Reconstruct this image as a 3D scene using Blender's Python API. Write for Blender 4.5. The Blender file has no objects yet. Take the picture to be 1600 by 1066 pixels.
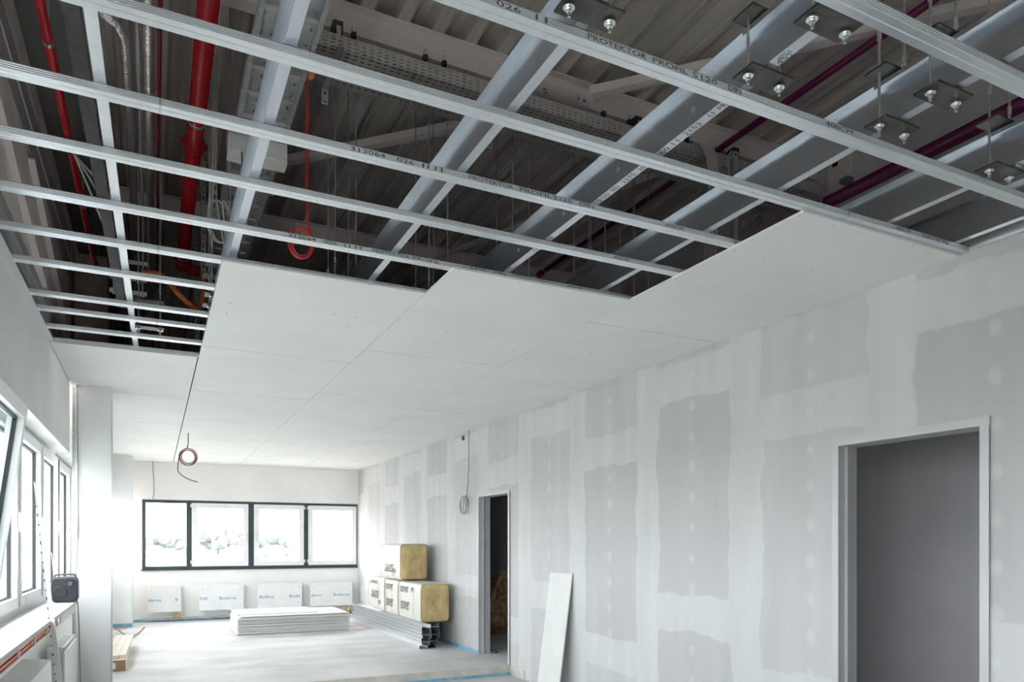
import bpy, bmesh, math, random
from mathutils import Vector, Matrix
random.seed(7)
R = math.radians
scene = bpy.context.scene
C = scene.collection

# ------------------------------------------------------------------ camera
CAM_H = 1.5
cam_d = bpy.data.cameras.new('camera')
cam = bpy.data.objects.new('camera', cam_d); C.objects.link(cam)
F_PX = 1130.0
cam_d.sensor_fit = 'HORIZONTAL'; cam_d.sensor_width = 36.0
cam_d.lens = F_PX / 1600 * 36.0
cam_d.shift_y = (849 - 533) / 1600
cam_d.clip_start = 0.05; cam_d.clip_end = 500
cam.location = (0, 0, CAM_H)
cam.rotation_euler = (R(90), 0, -math.atan(559.5 / F_PX))
scene.camera = cam

# ------------------------------------------------------------------ world, sun, exposure
world = bpy.data.worlds.new('world'); scene.world = world; world.use_nodes = True
wn = world.node_tree.nodes; wl = world.node_tree.links
bg = wn['Background']
bg.inputs['Color'].default_value = (1.0, 0.93, 0.925, 1)
bg.inputs['Strength'].default_value = 5.0

scene.view_settings.view_transform = 'Standard'
scene.view_settings.look = 'None'
scene.view_settings.gamma = 1.0
scene.view_settings.use_curve_mapping = False
scene.view_settings.exposure = 1.65
scene.cycles.max_bounces = 12
scene.cycles.diffuse_bounces = 8
scene.cycles.glossy_bounces = 4
scene.cycles.transparent_max_bounces = 12
scene.cycles.sample_clamp_indirect = 8.0

def portal(name, loc, rot, sx, sy):
    l = bpy.data.lights.new(name, 'AREA'); l.shape = 'RECTANGLE'; l.size = sx; l.size_y = sy
    l.cycles.is_portal = True
    o = bpy.data.objects.new(name, l); C.objects.link(o); o.location = loc; o.rotation_euler = rot
    return o
# sampling portals only (they give off nothing): the left window band, its stretch beyond the frame, and the end window
portal('window_left', (-1.02, 10.3, 1.69), (0, R(-90), 0), 1.5, 10.2)
portal('window_left_offscreen', (-1.02, 1.4, 1.69), (0, R(-90), 0), 1.5, 7.6)
portal('window_end', (1.86, 15.52, 1.66), (R(-90), 0, 0), 4.2, 1.4)

# ------------------------------------------------------------------ materials
def new_mat(name):
    m = bpy.data.materials.new(name); m.use_nodes = True
    return m, m.node_tree.nodes, m.node_tree.links, m.node_tree.nodes['Principled BSDF']

def mat(name, col, rough=0.6, metal=0.0, var=0.06, scale=6.0, bump=0.0, bscale=60.0, stretch=(1, 1, 1), spec=0.5, col2=None):
    m, n, l, b = new_mat(name)
    b.inputs['Roughness'].default_value = rough
    b.inputs['Metallic'].default_value = metal
    b.inputs['Specular IOR Level'].default_value = spec
    tc = n.new('ShaderNodeNewGeometry')
    mp = n.new('ShaderNodeMapping'); mp.inputs['Scale'].default_value = stretch
    l.new(tc.outputs['Position'], mp.inputs['Vector'])
    nz = n.new('ShaderNodeTexNoise'); nz.inputs['Scale'].default_value = scale; nz.inputs['Detail'].default_value = 5
    l.new(mp.outputs[0], nz.inputs['Vector'])
    cr = n.new('ShaderNodeValToRGB')
    a = tuple(max(0, c * (1 - var)) for c in col); d = col2 or tuple(min(1, c * (1 + var)) for c in col)
    cr.color_ramp.elements[0].color = (*a, 1); cr.color_ramp.elements[1].color = (*d, 1)
    cr.color_ramp.elements[0].position = 0.35; cr.color_ramp.elements[1].position = 0.65
    l.new(nz.outputs['Fac'], cr.inputs['Fac']); l.new(cr.outputs['Color'], b.inputs['Base Color'])
    if bump:
        nb = n.new('ShaderNodeTexNoise'); nb.inputs['Scale'].default_value = bscale; nb.inputs['Detail'].default_value = 3
        l.new(mp.outputs[0], nb.inputs['Vector'])
        bp = n.new('ShaderNodeBump'); bp.inputs['Strength'].default_value = bump; bp.inputs['Distance'].default_value = 0.01
        l.new(nb.outputs['Fac'], bp.inputs['Height']); l.new(bp.outputs['Normal'], b.inputs['Normal'])
    return m

M = {}
M['galv'] = mat('galvanized steel', (.74, .77, .80), .30, .9, .03, 30)
M['galv_beam'] = mat('galvanized beam steel', (.60, .63, .68), .30, .95, .07, 7, 0, 90, (1, .3, 1))
M['galv_dull'] = mat('dull zinc', (.55, .57, .58), .5, .7, .12, 25)
M['tray'] = mat('tray steel', (.66, .65, .63), .45, .6, .08, 12)
M['rod'] = mat('threaded rod zinc', (.55, .56, .57), .35, .8, .1, 90)
M['nut'] = mat('bright zinc nut', (.78, .82, .82), .25, .9, .05, 60)
M['plate'] = mat('raw steel plate', (.10, .092, .088), .42, .75, .35, 14)
M['dark'] = mat('dark strip', (.06, .055, .055), .7, 0, .2, 20)
M['ink'] = mat('printed ink', (.10, .10, .13), .8, 0, .1)
M['blue_ink'] = mat('blue printed ink', (.06, .16, .34), .7, 0, .05)
M['board'] = mat('plasterboard', (.72, .72, .71), .85, 0, .025, 1.6, .02, 300)
M['stack_board'] = mat('stacked board grey', (.66, .66, .65), .9, 0, .04, 3)
M['board_edge'] = mat('plasterboard core', (.66, .65, .63), .9, 0, .08, 30)
M['screw'] = mat('screw black', (.06, .06, .06), .5, .4, .1)
M['white_wall'] = mat('white plaster', (.82, .82, .80), .9, 0, .03, 2.0, .03, 120)
M['col_wall'] = mat('column plaster', (.78, .785, .78), .9, 0, .04, 2.0, .03, 120)
M['lilac'] = mat('corridor plaster', (.70, .68, .71), .9, 0, .05, 1.3, .03, 120)
M['floor'] = mat('screed', (.50, .50, .495), .75, 0, .10, 1.1, .05, 60, (1, 1.6, 1), col2=(.60, .60, .595))
M['step'] = mat('screed edge', (.56, .53, .48), .9, 0, .12, 5, .08, 60)
M['tape'] = mat('blue edge strip', (.20, .42, .56), .7, 0, .2, 9)
M['clad'] = mat('cladding', (.86, .77, .74), .55, .1, .05, 3, .0, 10)
M['deck'] = mat('roof deck sheet', (.70, .655, .61), .5, .35, .16, 1.2, 0, 1, (3, .35, 1))
M['steel_white'] = mat('white painted steel', (.86, .80, .775), .5, 0, .05, 2)
M['steel_grey'] = mat('grey painted steel', (.22, .22, .22), .6, .1, .12, 3)
M['girt_grey'] = mat('grey girt steel', (.40, .40, .395), .6, .1, .06, 3)
M['soffit'] = mat('grey soffit sheet', (.24, .24, .235), .7, .1, .06, 30)
M['concrete'] = mat('bare concrete', (.40, .355, .31), .9, 0, .25, 5, .1, 40)
M['red'] = mat('red pipe paint', (.50, .012, .018), .25, 0, .12, 5)
M['magenta'] = mat('magenta pipe paint', (.13, .003, .065), .32, 0, .08, 4)
M['maroon'] = mat('maroon pipe paint', (.18, .008, .02), .35, 0, .1, 4)
M['foil'] = mat('foil wrap', (.88, .86, .85), .3, .95, .1, 30, .9, 45)
M['red_cable'] = mat('red cable sheath', (.62, .04, .05), .4, 0, .05)
M['white_cable'] = mat('pale cable sheath', (.66, .65, .62), .5, 0, .05)
M['orange_cable'] = mat('orange cable sheath', (.80, .20, .06), .5, 0, .15, 40)
M['grey_cable'] = mat('grey cable sheath', (.22, .22, .22), .5, 0, .1)
M['orange'] = mat('orange tag', (.85, .28, .04), .5, 0, .1, 30)
M['flex'] = mat('flexible conduit', (.62, .62, .61), .3, .7, .1, 40)
M['frame_dark'] = mat('anthracite frame', (.045, .062, .07), .45, .1, .05)
M['frame_white'] = mat('white window plastic', (.80, .81, .82), .35, 0, .02)
M['gasket'] = mat('black gasket', (.015, .018, .02), .5, 0, .1)
M['door_steel'] = mat('grey primed steel', (.50, .50, .51), .5, .1, .04, 4)
M['radiator'] = mat('white radiator', (.84, .85, .84), .35, 0, .02)
M['film'] = mat('protective film', (.78, .80, .80), .4, 0, .04, 4, .1, 30)
M['brass'] = mat('brass valve', (.60, .40, .16), .35, .8, .1)
M['wool'] = mat('mineral wool', (.56, .42, .205), .95, 0, .22, 9, .5, 70, (1, 1, .35))
M['wool_loose'] = mat('loose mineral wool', (.58, .42, .22), .95, 0, .3, 14, .8, 40)
M['wrap'] = mat('white wrap', (.62, .60, .54), .3, 0, .03, 6, .25, 14)
M['carton'] = mat('brown carton', (.34, .21, .13), .85, 0, .08, 12)
M['carton_white'] = mat('pale carton', (.74, .66, .57), .85, 0, .05, 8)
M['radio'] = mat('dark radio case', (.014, .018, .026), .45, 0, .3, 20)
M['radio_grey'] = mat('grey radio bumper', (.10, .10, .105), .6, 0, .1)
M['alu'] = mat('aluminium staff', (.80, .80, .79), .35, .4, .04)
M['sill'] = mat('sill board', (.70, .69, .665), .5, 0, .05, 4)
M['ground'] = mat('outdoor ground', (.42, .44, .40), .95, 0, .2, .08, col2=(.50, .50, .46))
M['leaf'] = mat('tree foliage', (.12, .14, .135), .9, 0, .3, 1.2)
M['bark'] = mat('tree bark', (.16, .13, .10), .9, 0, .2, 3)
M['house'] = mat('pale building wall', (.78, .80, .82), .9, 0, .03, .5)
M['house_roof'] = mat('pale building roof', (.62, .66, .70), .9, 0, .03, .5)
M['car_blue'] = mat('blue car paint', (.10, .18, .34), .3, .2, .05)
M['car_white'] = mat('white car paint', (.72, .74, .76), .3, .1, .05)
M['car_glass'] = mat('hazy car glass', (.10, .13, .16), .2, 0, .05)
M['tyre'] = mat('tyre rubber', (.20, .21, .22), .8, 0, .1)

def glass_mat(name='window glass', col=(.94, .97, .98)):
    m, n, l, b = new_mat(name)
    n.remove(b)
    tr = n.new('ShaderNodeBsdfTransparent'); tr.inputs['Color'].default_value = (*col, 1)
    gl = n.new('ShaderNodeBsdfGlossy'); gl.inputs['Roughness'].default_value = .02
    fr = n.new('ShaderNodeFresnel'); fr.inputs['IOR'].default_value = 1.45
    mx = n.new('ShaderNodeMixShader')
    ge = n.new('ShaderNodeNewGeometry'); m1 = n.new('ShaderNodeMath'); m1.operation = 'SUBTRACT'; m1.inputs[0].default_value = .45
    m2 = n.new('ShaderNodeMath'); m2.operation = 'MULTIPLY'; l.new(ge.outputs['Backfacing'], m1.inputs[1]); m1.use_clamp = True
    l.new(fr.outputs[0], m2.inputs[0]); l.new(m1.outputs[0], m2.inputs[1])      # reflect on the entry face only
    l.new(m2.outputs[0], mx.inputs[0]); l.new(tr.outputs[0], mx.inputs[1]); l.new(gl.outputs[0], mx.inputs[2])
    l.new(mx.outputs[0], n['Material Output'].inputs['Surface'])
    return m
M['glass'] = glass_mat(); M['tinted_glass'] = glass_mat('tinted solar glass', (.80, .86, .875))

def filled_wall():
    """plasterboard wall with filled joints: darker boards, paler filler bands and patches"""
    m, n, l, b = new_mat('filled plasterboard wall')
    b.inputs['Roughness'].default_value = .9
    g = n.new('ShaderNodeNewGeometry')
    sx = n.new('ShaderNodeSeparateXYZ'); l.new(g.outputs['Position'], sx.inputs[0])
    cb = n.new('ShaderNodeCombineXYZ'); l.new(sx.outputs['Y'], cb.inputs['X']); l.new(sx.outputs['Z'], cb.inputs['Y'])
    # wobble so the trowel edges are not ruler straight
    nz = n.new('ShaderNodeTexNoise'); nz.inputs['Scale'].default_value = 3.0; nz.inputs['Detail'].default_value = 6
    l.new(cb.outputs[0], nz.inputs['Vector'])
    sc = n.new('ShaderNodeVectorMath'); sc.operation = 'SCALE'; sc.inputs['Scale'].default_value = .16
    sb = n.new('ShaderNodeVectorMath'); sb.operation = 'SUBTRACT'; sb.inputs[1].default_value = (.5, .5, .5)
    l.new(nz.outputs['Color'], sb.inputs[0]); l.new(sb.outputs[0], sc.inputs[0])
    ad = n.new('ShaderNodeVectorMath'); ad.operation = 'ADD'
    l.new(cb.outputs[0], ad.inputs[0]); l.new(sc.outputs[0], ad.inputs[1])
    sw = n.new('ShaderNodeSeparateXYZ'); l.new(ad.outputs[0], sw.inputs[0])
    cs = n.new('ShaderNodeCombineXYZ'); l.new(sw.outputs['Y'], cs.inputs['X']); l.new(sw.outputs['X'], cs.inputs['Y'])
    mp = n.new('ShaderNodeMapping'); mp.inputs['Location'].default_value = (-.91 + 1.95, -.48, 0); l.new(cs.outputs[0], mp.inputs['Vector'])
    t = n.new('ShaderNodeTexBrick'); t.offset = .24     # bare board faces, filled joints between them
    t.inputs['Scale'].default_value = 1; t.inputs['Brick Width'].default_value = 1.95; t.inputs['Row Height'].default_value = 1.19
    t.inputs['Mortar Size'].default_value = .17; t.inputs['Mortar Smooth'].default_value = .12; t.inputs['Bias'].default_value = 0
    t.inputs['Color1'].default_value = (.462, .462, .462, 1); t.inputs['Color2'].default_value = (.505, .505, .503, 1); t.inputs['Mortar'].default_value = (.555, .555, .552, 1)
    l.new(mp.outputs[0], t.inputs['Vector'])
    def math_(op, a, b=None):
        q = n.new('ShaderNodeMath'); q.operation = op
        for i, x in enumerate((a, b)):
            if x is None: continue
            if isinstance(x, (int, float)): q.inputs[i].default_value = x
            else: l.new(x, q.inputs[i])
        return q.outputs[0]
    fy = math_('MULTIPLY', math_('SUBTRACT', math_('FRACT', math_('MULTIPLY', math_('SUBTRACT', sx.outputs['Y'], .48), 1 / 1.19)), .5), 1.19)
    fz = math_('MULTIPLY', math_('SUBTRACT', math_('FRACT', math_('MULTIPLY', sx.outputs['Z'], 4.0)), .5), .20)
    rr = math_('SQRT', math_('ADD', math_('MULTIPLY', fy, fy), math_('MULTIPLY', fz, fz)))
    rr = math_('ADD', rr, math_('MULTIPLY', math_('SUBTRACT', nz.outputs['Fac'], .5), .06))
    dot = n.new('ShaderNodeMapRange'); dot.inputs['From Min'].default_value = .02; dot.inputs['From Max'].default_value = .045; dot.inputs['To Min'].default_value = .45; dot.inputs['To Max'].default_value = 0
    l.new(rr, dot.inputs['Value'])
    mx = n.new('ShaderNodeMix'); mx.data_type = 'RGBA'; mx.inputs['B'].default_value = (.62, .62, .615, 1)
    l.new(dot.outputs[0], mx.inputs['Factor']); l.new(t.outputs['Color'], mx.inputs['A'])
    st = n.new('ShaderNodeMapping'); st.inputs['Scale'].default_value = (4, .6, 1); l.new(cb.outputs[0], st.inputs['Vector'])
    n2 = n.new('ShaderNodeTexNoise'); n2.inputs['Scale'].default_value = 1.3; n2.inputs['Detail'].default_value = 5
    l.new(st.outputs[0], n2.inputs['Vector'])
    cr = n.new('ShaderNodeValToRGB'); cr.color_ramp.elements[0].color = (.96, .96, .96, 1); cr.color_ramp.elements[1].color = (1.04, 1.04, 1.04, 1)
    cr.color_ramp.elements[0].position = .35; cr.color_ramp.elements[1].position = .65
    l.new(n2.outputs['Fac'], cr.inputs[0])
    ml = n.new('ShaderNodeMix'); ml.data_type = 'RGBA'; ml.blend_type = 'MULTIPLY'; ml.inputs['Factor'].default_value = 1
    l.new(mx.outputs['Result'], ml.inputs['A']); l.new(cr.outputs[0], ml.inputs['B'])
    l.new(ml.outputs['Result'], b.inputs['Base Color'])
    return m
M['filled'] = filled_wall()

# ------------------------------------------------------------------ mesh helpers
LAST = [None]
class MB:
    def __init__(s): s.v = []; s.f = []
    def add(s, vs, fs):
        k = len(s.v); s.v += [tuple(p) for p in vs]; s.f += [tuple(i + k for i in q) for q in fs]; return s
    def box(s, x0, x1, y0, y1, z0, z1):
        return s.add([(x0, y0, z0), (x1, y0, z0), (x1, y1, z0), (x0, y1, z0), (x0, y0, z1), (x1, y0, z1), (x1, y1, z1), (x0, y1, z1)],
                     [(0, 3, 2, 1), (4, 5, 6, 7), (0, 1, 5, 4), (1, 2, 6, 5), (2, 3, 7, 6), (3, 0, 4, 7)])
    def hexa(s, p):      # 8 points: bottom ring, top ring
        return s.add(p, [(0, 3, 2, 1), (4, 5, 6, 7), (0, 1, 5, 4), (1, 2, 6, 5), (2, 3, 7, 6), (3, 0, 4, 7)])
    def bar(s, a, b, w, h, up=(0, 0, 1)):
        a = Vector(a); b = Vector(b); d = (b - a).normalized(); up = Vector(up)
        sd = d.cross(up)
        if sd.length < 1e-4: sd = d.cross(Vector((1, 0, 0)))
        sd.normalize(); u = sd.cross(d).normalized(); sd *= w / 2; u *= h / 2
        return s.hexa([a - sd - u, a + sd - u, b + sd - u, b - sd - u, a - sd + u, a + sd + u, b + sd + u, b - sd + u])
    def tube(s, pts, r, n=8, closed=False):
        pts = [Vector(p) for p in pts]; N = len(pts); k0 = len(s.v); prev = None
        for i, p in enumerate(pts):
            if closed: d = pts[(i + 1) % N] - pts[i - 1]
            else: d = pts[min(i + 1, N - 1)] - pts[max(i - 1, 0)]
            d.normalize()
            if prev is None:
                a = Vector((0, 0, 1)) if abs(d.z) < .9 else Vector((1, 0, 0)); u = d.cross(a).normalized()
            else:
                u = prev - d * prev.dot(d)
                if u.length < 1e-5: u = d.orthogonal()
                u.normalize()
            prev = u; w = d.cross(u); rr = r[i] if isinstance(r, (list, tuple)) else r
            for j in range(n):
                t = 2 * math.pi * j / n; s.v.append(tuple(p + (u * math.cos(t) + w * math.sin(t)) * rr))
        for i in range(N if closed else N - 1):
            a = k0 + i * n; b2 = k0 + ((i + 1) % N) * n
            for j in range(n): s.f.append((a + j, a + (j + 1) % n, b2 + (j + 1) % n, b2 + j))
        if not closed:
            s.f.append(tuple(k0 + j for j in reversed(range(n)))); s.f.append(tuple(k0 + (N - 1) * n + j for j in range(n)))
        return s
    def sheet(s, path, t, axis, a0, a1):
        """thin folded sheet: open 2D path with thickness t, extruded along X (path = y,z) or Y (path = x,z)"""
        n = len(path); nor = []
        for i in range(n):
            d1 = Vector(path[i]) - Vector(path[i - 1]) if i else Vector(path[1]) - Vector(path[0])
            d2 = Vector(path[i + 1]) - Vector(path[i]) if i < n - 1 else d1
            d1.normalize(); d2.normalize(); q = Vector((-d1.y - d2.y, d1.x + d2.x))
            if q.length < 1e-6: q = Vector((-d1.y, d1.x))
            q.normalize(); c = max(.35, q.dot(Vector((-d1.y, d1.x)))); nor.append(q * (t / c))
        loop = [Vector(p) for p in path] + [Vector(path[i]) + nor[i] for i in reversed(range(n))]
        k = len(loop)
        P = (lambda e, q: (e, q[0], q[1])) if axis == 'X' else (lambda e, q: (q[0], e, q[1]))
        vs = [P(a0, q) for q in loop] + [P(a1, q) for q in loop]
        fs = [(i, (i + 1) % k, k + (i + 1) % k, k + i) for i in range(k)]
        for i in range(n - 1):
            fs.append((i, i + 1, k - 2 - i, k - 1 - i)); fs.append((k + i, k + i + 1, 2 * k - 2 - i, 2 * k - 1 - i))
        return s.add(vs, fs)
    def lathe(s, c, prof, n=12, axis='Z'):
        k = len(s.v); m = len(prof)
        for (r, h) in prof:
            for j in range(n):
                t = 2 * math.pi * j / n; a, b2 = r * math.cos(t), r * math.sin(t)
                o = (a, b2, h) if axis == 'Z' else ((h, a, b2) if axis == 'X' else (a, h, b2))
                s.v.append((c[0] + o[0], c[1] + o[1], c[2] + o[2]))
        for i in range(m - 1):
            for j in range(n): s.f.append((k + i * n + j, k + i * n + (j + 1) % n, k + (i + 1) * n + (j + 1) % n, k + (i + 1) * n + j))
        s.f.append(tuple(k + j for j in reversed(range(n)))); s.f.append(tuple(k + (m - 1) * n + j for j in range(n)))
        return s
    def perf(s, o, du, dv, nu, nv, hu, hv):
        """sheet with a rectangular slot in every cell; o origin, du/dv cell vectors, hu/hv slot fractions"""
        o = Vector(o); du = Vector(du); dv = Vector(dv)
        for i in range(nu):
            for j in range(nv):
                p = o + du * i + dv * j; a = (1 - hu) / 2; b2 = (1 - hv) / 2
                q = [p, p + du, p + du + dv, p + dv, p + du * a + dv * b2, p + du * (1 - a) + dv * b2, p + du * (1 - a) + dv * (1 - b2), p + du * a + dv * (1 - b2)]
                s.add(q, [(0, 1, 5, 4), (1, 2, 6, 5), (2, 3, 7, 6), (3, 0, 4, 7)])
        return s
    def xform(s, mtx):
        s.v = [tuple(mtx @ Vector(p)) for p in s.v]; return s
    def build(s, name, m, parent=None, smooth=False, kind=None):
        lo = [min(p[i] for p in s.v) for i in range(3)]; hi = [max(p[i] for p in s.v) for i in range(3)]
        o = Vector(((lo[0] + hi[0]) / 2, (lo[1] + hi[1]) / 2, lo[2]))
        me = bpy.data.meshes.new(name); me.from_pydata([tuple(Vector(p) - o) for p in s.v], [], s.f); me.update()
        me.materials.append(M[m] if isinstance(m, str) else m)
        if smooth:
            for p in me.polygons: p.use_smooth = True
        ob = bpy.data.objects.new(name, me); C.objects.link(ob)
        ob['wl'] = tuple(o); LAST[0] = ob
        if parent is not None:
            ob.parent = parent; ob.location = o - Vector(parent['wl'])
        else: ob.location = o
        if kind: ob['kind'] = kind
        return ob

def tag(o, label=None, cat=None, group=None, kind=None):
    if label: o['label'] = label
    if cat: o['category'] = cat
    if group: o['group'] = group
    if kind: o['kind'] = kind
    return o
def thing(name, loc, label=None, cat=None, group=None, kind=None):
    e = bpy.data.objects.new(name, None); C.objects.link(e); e.location = loc; e['wl'] = tuple(loc); e.empty_display_size = .1
    return tag(e, label, cat, group, kind)
def dup(root, delta, label=None):
    def cp(o, par):
        c = o.copy(); C.objects.link(c); c.parent = par
        for ch in o.children: cp(ch, c)
        return c
    r = cp(root, None); r.location = Vector(root.location) + Vector(delta)
    if label: r['label'] = label
    return r
def box(name, m, x0, x1, y0, y1, z0, z1, parent=None, kind=None):
    return MB().box(x0, x1, y0, y1, z0, z1).build(name, m, parent, kind=kind)
def spline(ctrl, n=8):
    P = [Vector(p) for p in ctrl]; P = [P[0] * 2 - P[1]] + P + [P[-1] * 2 - P[-2]]; out = []
    for i in range(1, len(P) - 2):
        for k in range(n):
            t = k / n; a, b, c, d = P[i - 1], P[i], P[i + 1], P[i + 2]
            out.append(.5 * (2 * b + (c - a) * t + (2 * a - 5 * b + 4 * c - d) * t * t + (3 * b - a - 3 * c + d) * t ** 3))
    out.append(P[-2]); return out
_tc = {}
def text_geo(txt):
    if txt in _tc: return _tc[txt]
    cu = bpy.data.curves.new('t', 'FONT'); cu.body = txt; cu.size = 1; cu.resolution_u = 2
    ob = bpy.data.objects.new('t', cu); C.objects.link(ob)
    dg = bpy.context.evaluated_depsgraph_get(); ev = ob.evaluated_get(dg); me = ev.to_mesh()
    vs = [tuple(v.co) for v in me.vertices]; fs = [tuple(p.vertices) for p in me.polygons]
    ev.to_mesh_clear(); bpy.data.objects.remove(ob); bpy.data.curves.remove(cu)
    _tc[txt] = (vs, fs); return vs, fs
def lettering(mb, txt, o, u, v, width, height):
    """flat print: text box of the given width and height at o, along u, up v"""
    vs, fs = text_geo(txt); x0 = min(p[0] for p in vs); x1 = max(p[0] for p in vs); y0 = min(p[1] for p in vs); y1 = max(p[1] for p in vs)
    o = Vector(o); u = Vector(u); v = Vector(v)
    mb.add([o + u * ((p[0] - x0) / (x1 - x0) * width) + v * ((p[1] - y0) / (y1 - y0) * height) for p in vs], fs); return mb

# ------------------------------------------------------------------ room levels
XR, XL, YF, ZC = 3.94, -.73, 15.4, 3.06       # partition, upper inner wall, end wall, board underside
XW = -.90                                      # window plane of the facade
XC = 5.42                                      # far wall of the corridor
YB = -3.0                                      # wall behind the camera
ZR = 4.98                                      # underside of the roof deck
ZLOW = -.12

# ================================================================== STRUCTURE
box('floor', 'floor', -1.2, XC, 8.0, YF, -.3, 0, kind='structure')
box('floor_lower', 'floor', -1.2, XC, YB, 8.0, -.42, ZLOW, kind='structure')
fs = thing('trim_1', (2, 8, ZLOW), kind='structure')
box('step_riser', 'step', -.8, XR, 7.985, 8.0, ZLOW, -.002, fs)
box('edge_strip', 'tape', -.8, XR, 7.97, 7.985, ZLOW, ZLOW + .03, fs)
box('concrete_block', 'step', XR - .012, XR, 7.62, 7.985, ZLOW, -.012, fs)

# partition wall with two door openings
D1 = (2.31, 3.25); D2 = (8.02, 8.98); DH = 2.15; WT = .15
w = MB()
for y0, y1, z0, z1 in [(YB, D1[0], ZLOW, ZC + .05), (D1[0], D1[1], DH, ZC + .05), (D1[1], D2[0], ZLOW, ZC + .05), (D2[0], D2[1], DH, ZC + .05), (D2[1], YF, 0, ZC + .05)]:
    w.box(XR, XR + WT, y0, y1, z0, z1)
w.build('wall_right', 'filled', kind='structure')
box('wall_right_head', 'board_edge', XR + .10, XR + WT, YB, 4.2, ZC + .05, ZC + .30, kind='structure')
box('wall_corridor', 'lilac', XC, XC + .2, YB, YF, ZLOW, ZR + .12, kind='structure')
wf = MB()   # end wall, window opening X -.2...3.92, Z 1.0...2.33
wf.box(-1.2, -.2, YF, YF + .25, 0, ZR + .12).box(-.2, 3.92, YF, YF + .25, 0, 1.0).box(-.2, 3.92, YF, YF + .25, 2.33, ZR + .12).box(3.92, XC + .2, YF, YF + .25, 0, ZR + .12)
wf.build('wall_far', 'white_wall', kind='structure')
box('wall_rear', 'white_wall', -1.2, XC + .2, YB - .2, YB, ZLOW - .2, ZR + .12, kind='structure')
# facade: parapet, bulkhead above the window band
box('wall_left_parapet', 'white_wall', -1.1, -.85, YB, YF, ZLOW, .97, kind='structure')
box('wall_left_pier', 'white_wall', -1.1, XW + .02, YB, -2.4, .97, 2.42, kind='structure')
box('wall_left_lintel', 'white_wall', -1.1, XW + .02, YB, YF, 2.42, 3.10, kind='structure')
bk = MB().hexa([(XW + .02, YB, 2.40), (XL, YB, 2.37), (XL, 8.16, 2.37), (XW + .02, 8.16, 2.40), (XW + .02, YB, ZC + .06), (XL, YB, ZC + .06), (XL, 8.16, ZC + .06), (XW + .02, 8.16, ZC + .06)])
bk.build('wall_left_bulkhead', 'white_wall', kind='structure')
box('wall_left_bulkhead', 'white_wall', XW + .02, XL, 8.66, YF, 2.40, ZC + .06, kind='structure')

# columns
def column(name, x0, x1, y0, y1, label):
    z = thing(name, ((x0 + x1) / 2, (y0 + y1) / 2, ZLOW), kind='structure')
    box('casing', 'col_wall', x0, x1, y0, y1, ZLOW, ZC, z)
    box('corner_bead', 'galv', x1, x1 + .012, y0 - .004, y0 + .02, ZLOW, ZC - .03, z)
    box('joint_strip', 'galv_dull', x0 - .03, x0, y0 + .01, y0 + .03, ZLOW, ZC - .02, z)
    return z
column('column', -.69, -.385, 8.27, 8.62, '')
c2 = column('column', -.69, -.345, 14.55, 14.95, '')
box('edge_strip', 'tape', -.69, -.345, 14.535, 14.55, 0, .07, c2)
box('trim_2', 'tape', -1.0, 3.9, YF - .02, YF, 0, .05, kind='structure')
tp = MB(); tp.box(XR - .012, XR, 8.98, YF, 0, .045)
tp.build('baseboard_right', 'tape', kind='structure')
box('column', 'concrete', -.70, -.42, 8.28, 8.60, ZC + .02, 4.36, kind='structure')

# ---------------- suspended ceiling boards
ceil = thing('ceiling', (1.6, 8, ZC), kind='structure')
cols = [(-.725, .328, [6.60, 8.53, 10.45, 12.35, 14.25, YF]),
        (.338, 1.521, [4.285, 6.22, 8.045, 9.93, 11.80, 13.67, YF]),
        (1.525, 2.738, [3.82, 5.75, 7.60, 9.52, 11.40, 13.28, YF]),
        (2.742, 3.938, [2.44, 4.33, 6.225, 8.05, 9.92, 11.80, 13.68, YF])]
scr = MB()
for x0, x1, ys in cols:
    for a, b in zip(ys[:-1], ys[1:]):
        g = .004
        if x0 < 0 and b > 8.2 and a < 8.7:      # cut round the column head
            mb = MB().box(x0, x1, a + g, b - g, ZC, ZC + .0125)
        else: mb = MB().box(x0, x1, a + g, b - g, ZC, ZC + .0125)
        mb.build('plasterboard', 'board', ceil)
        y = a + .03
        while y < min(b, 9.5):
            x = x0 + .03
            while x < x1:
                if random.random() < .8:
                    xx = x + random.uniform(-.012, .012); yy = y + random.uniform(-.015, .015)
                    if yy < b - .01 and xx < x1: scr.add([(xx + .004 * math.cos(k * 1.0472), yy + .004 * math.sin(k * 1.0472), ZC - .0006) for k in range(6)], [(5, 4, 3, 2, 1, 0)])
                x += .2
            y += .47
for _ in range(40):
    xx, yy = random.uniform(1.3, 3.6), random.uniform(4.6, 6.2)
    scr.add([(xx + .003 * math.cos(k * 1.0472), yy + .003 * math.sin(k * 1.0472), ZC - .0006) for k in range(6)], [(5, 4, 3, 2, 1, 0)])
scr.build('screw_head', 'screw', ceil, kind='stuff')

# ---------------- roof deck
def deck(name, x0, x1, y0, y1):
    p = []; pt = .2408; n = int(math.ceil((x1 - x0) / pt))
    for i in range(n):
        b = x0 + i * pt
        for dx, dz in [(0, 0), (.035, 0), (.040, .006), (.046, 0), (.085, 0), (.112, .095), (.158, .095), (.165, .088), (.172, .095), (.2128, .095)]:
            if b + dx <= x1: p.append((b + dx, ZR + dz))
    return MB().sheet(p, .002, 'Y', y0, y1).build(name, 'deck', kind='structure')
deck('roof_deck', XL + .25, XC, YB, YF)
box('roof_light_seal', 'dark', XL - .3, XC, YB, YF, ZR + .105, ZR + .14, kind='structure')  # unseen slab above the deck, there to stop light leaking in
box('wall_right_head', 'board_edge', XR + .10, XR + WT, 8.6, YF, ZC + .05, ZR, kind='structure')  # added and unseen: blocks corridor light from the space over the boards
sf = thing('roof_eaves', (-.6, 6, ZR), kind='structure')
box('soffit_sheet', 'soffit', XL - .2, -.46, YB, YF, 4.78, 4.80, sf)
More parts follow.
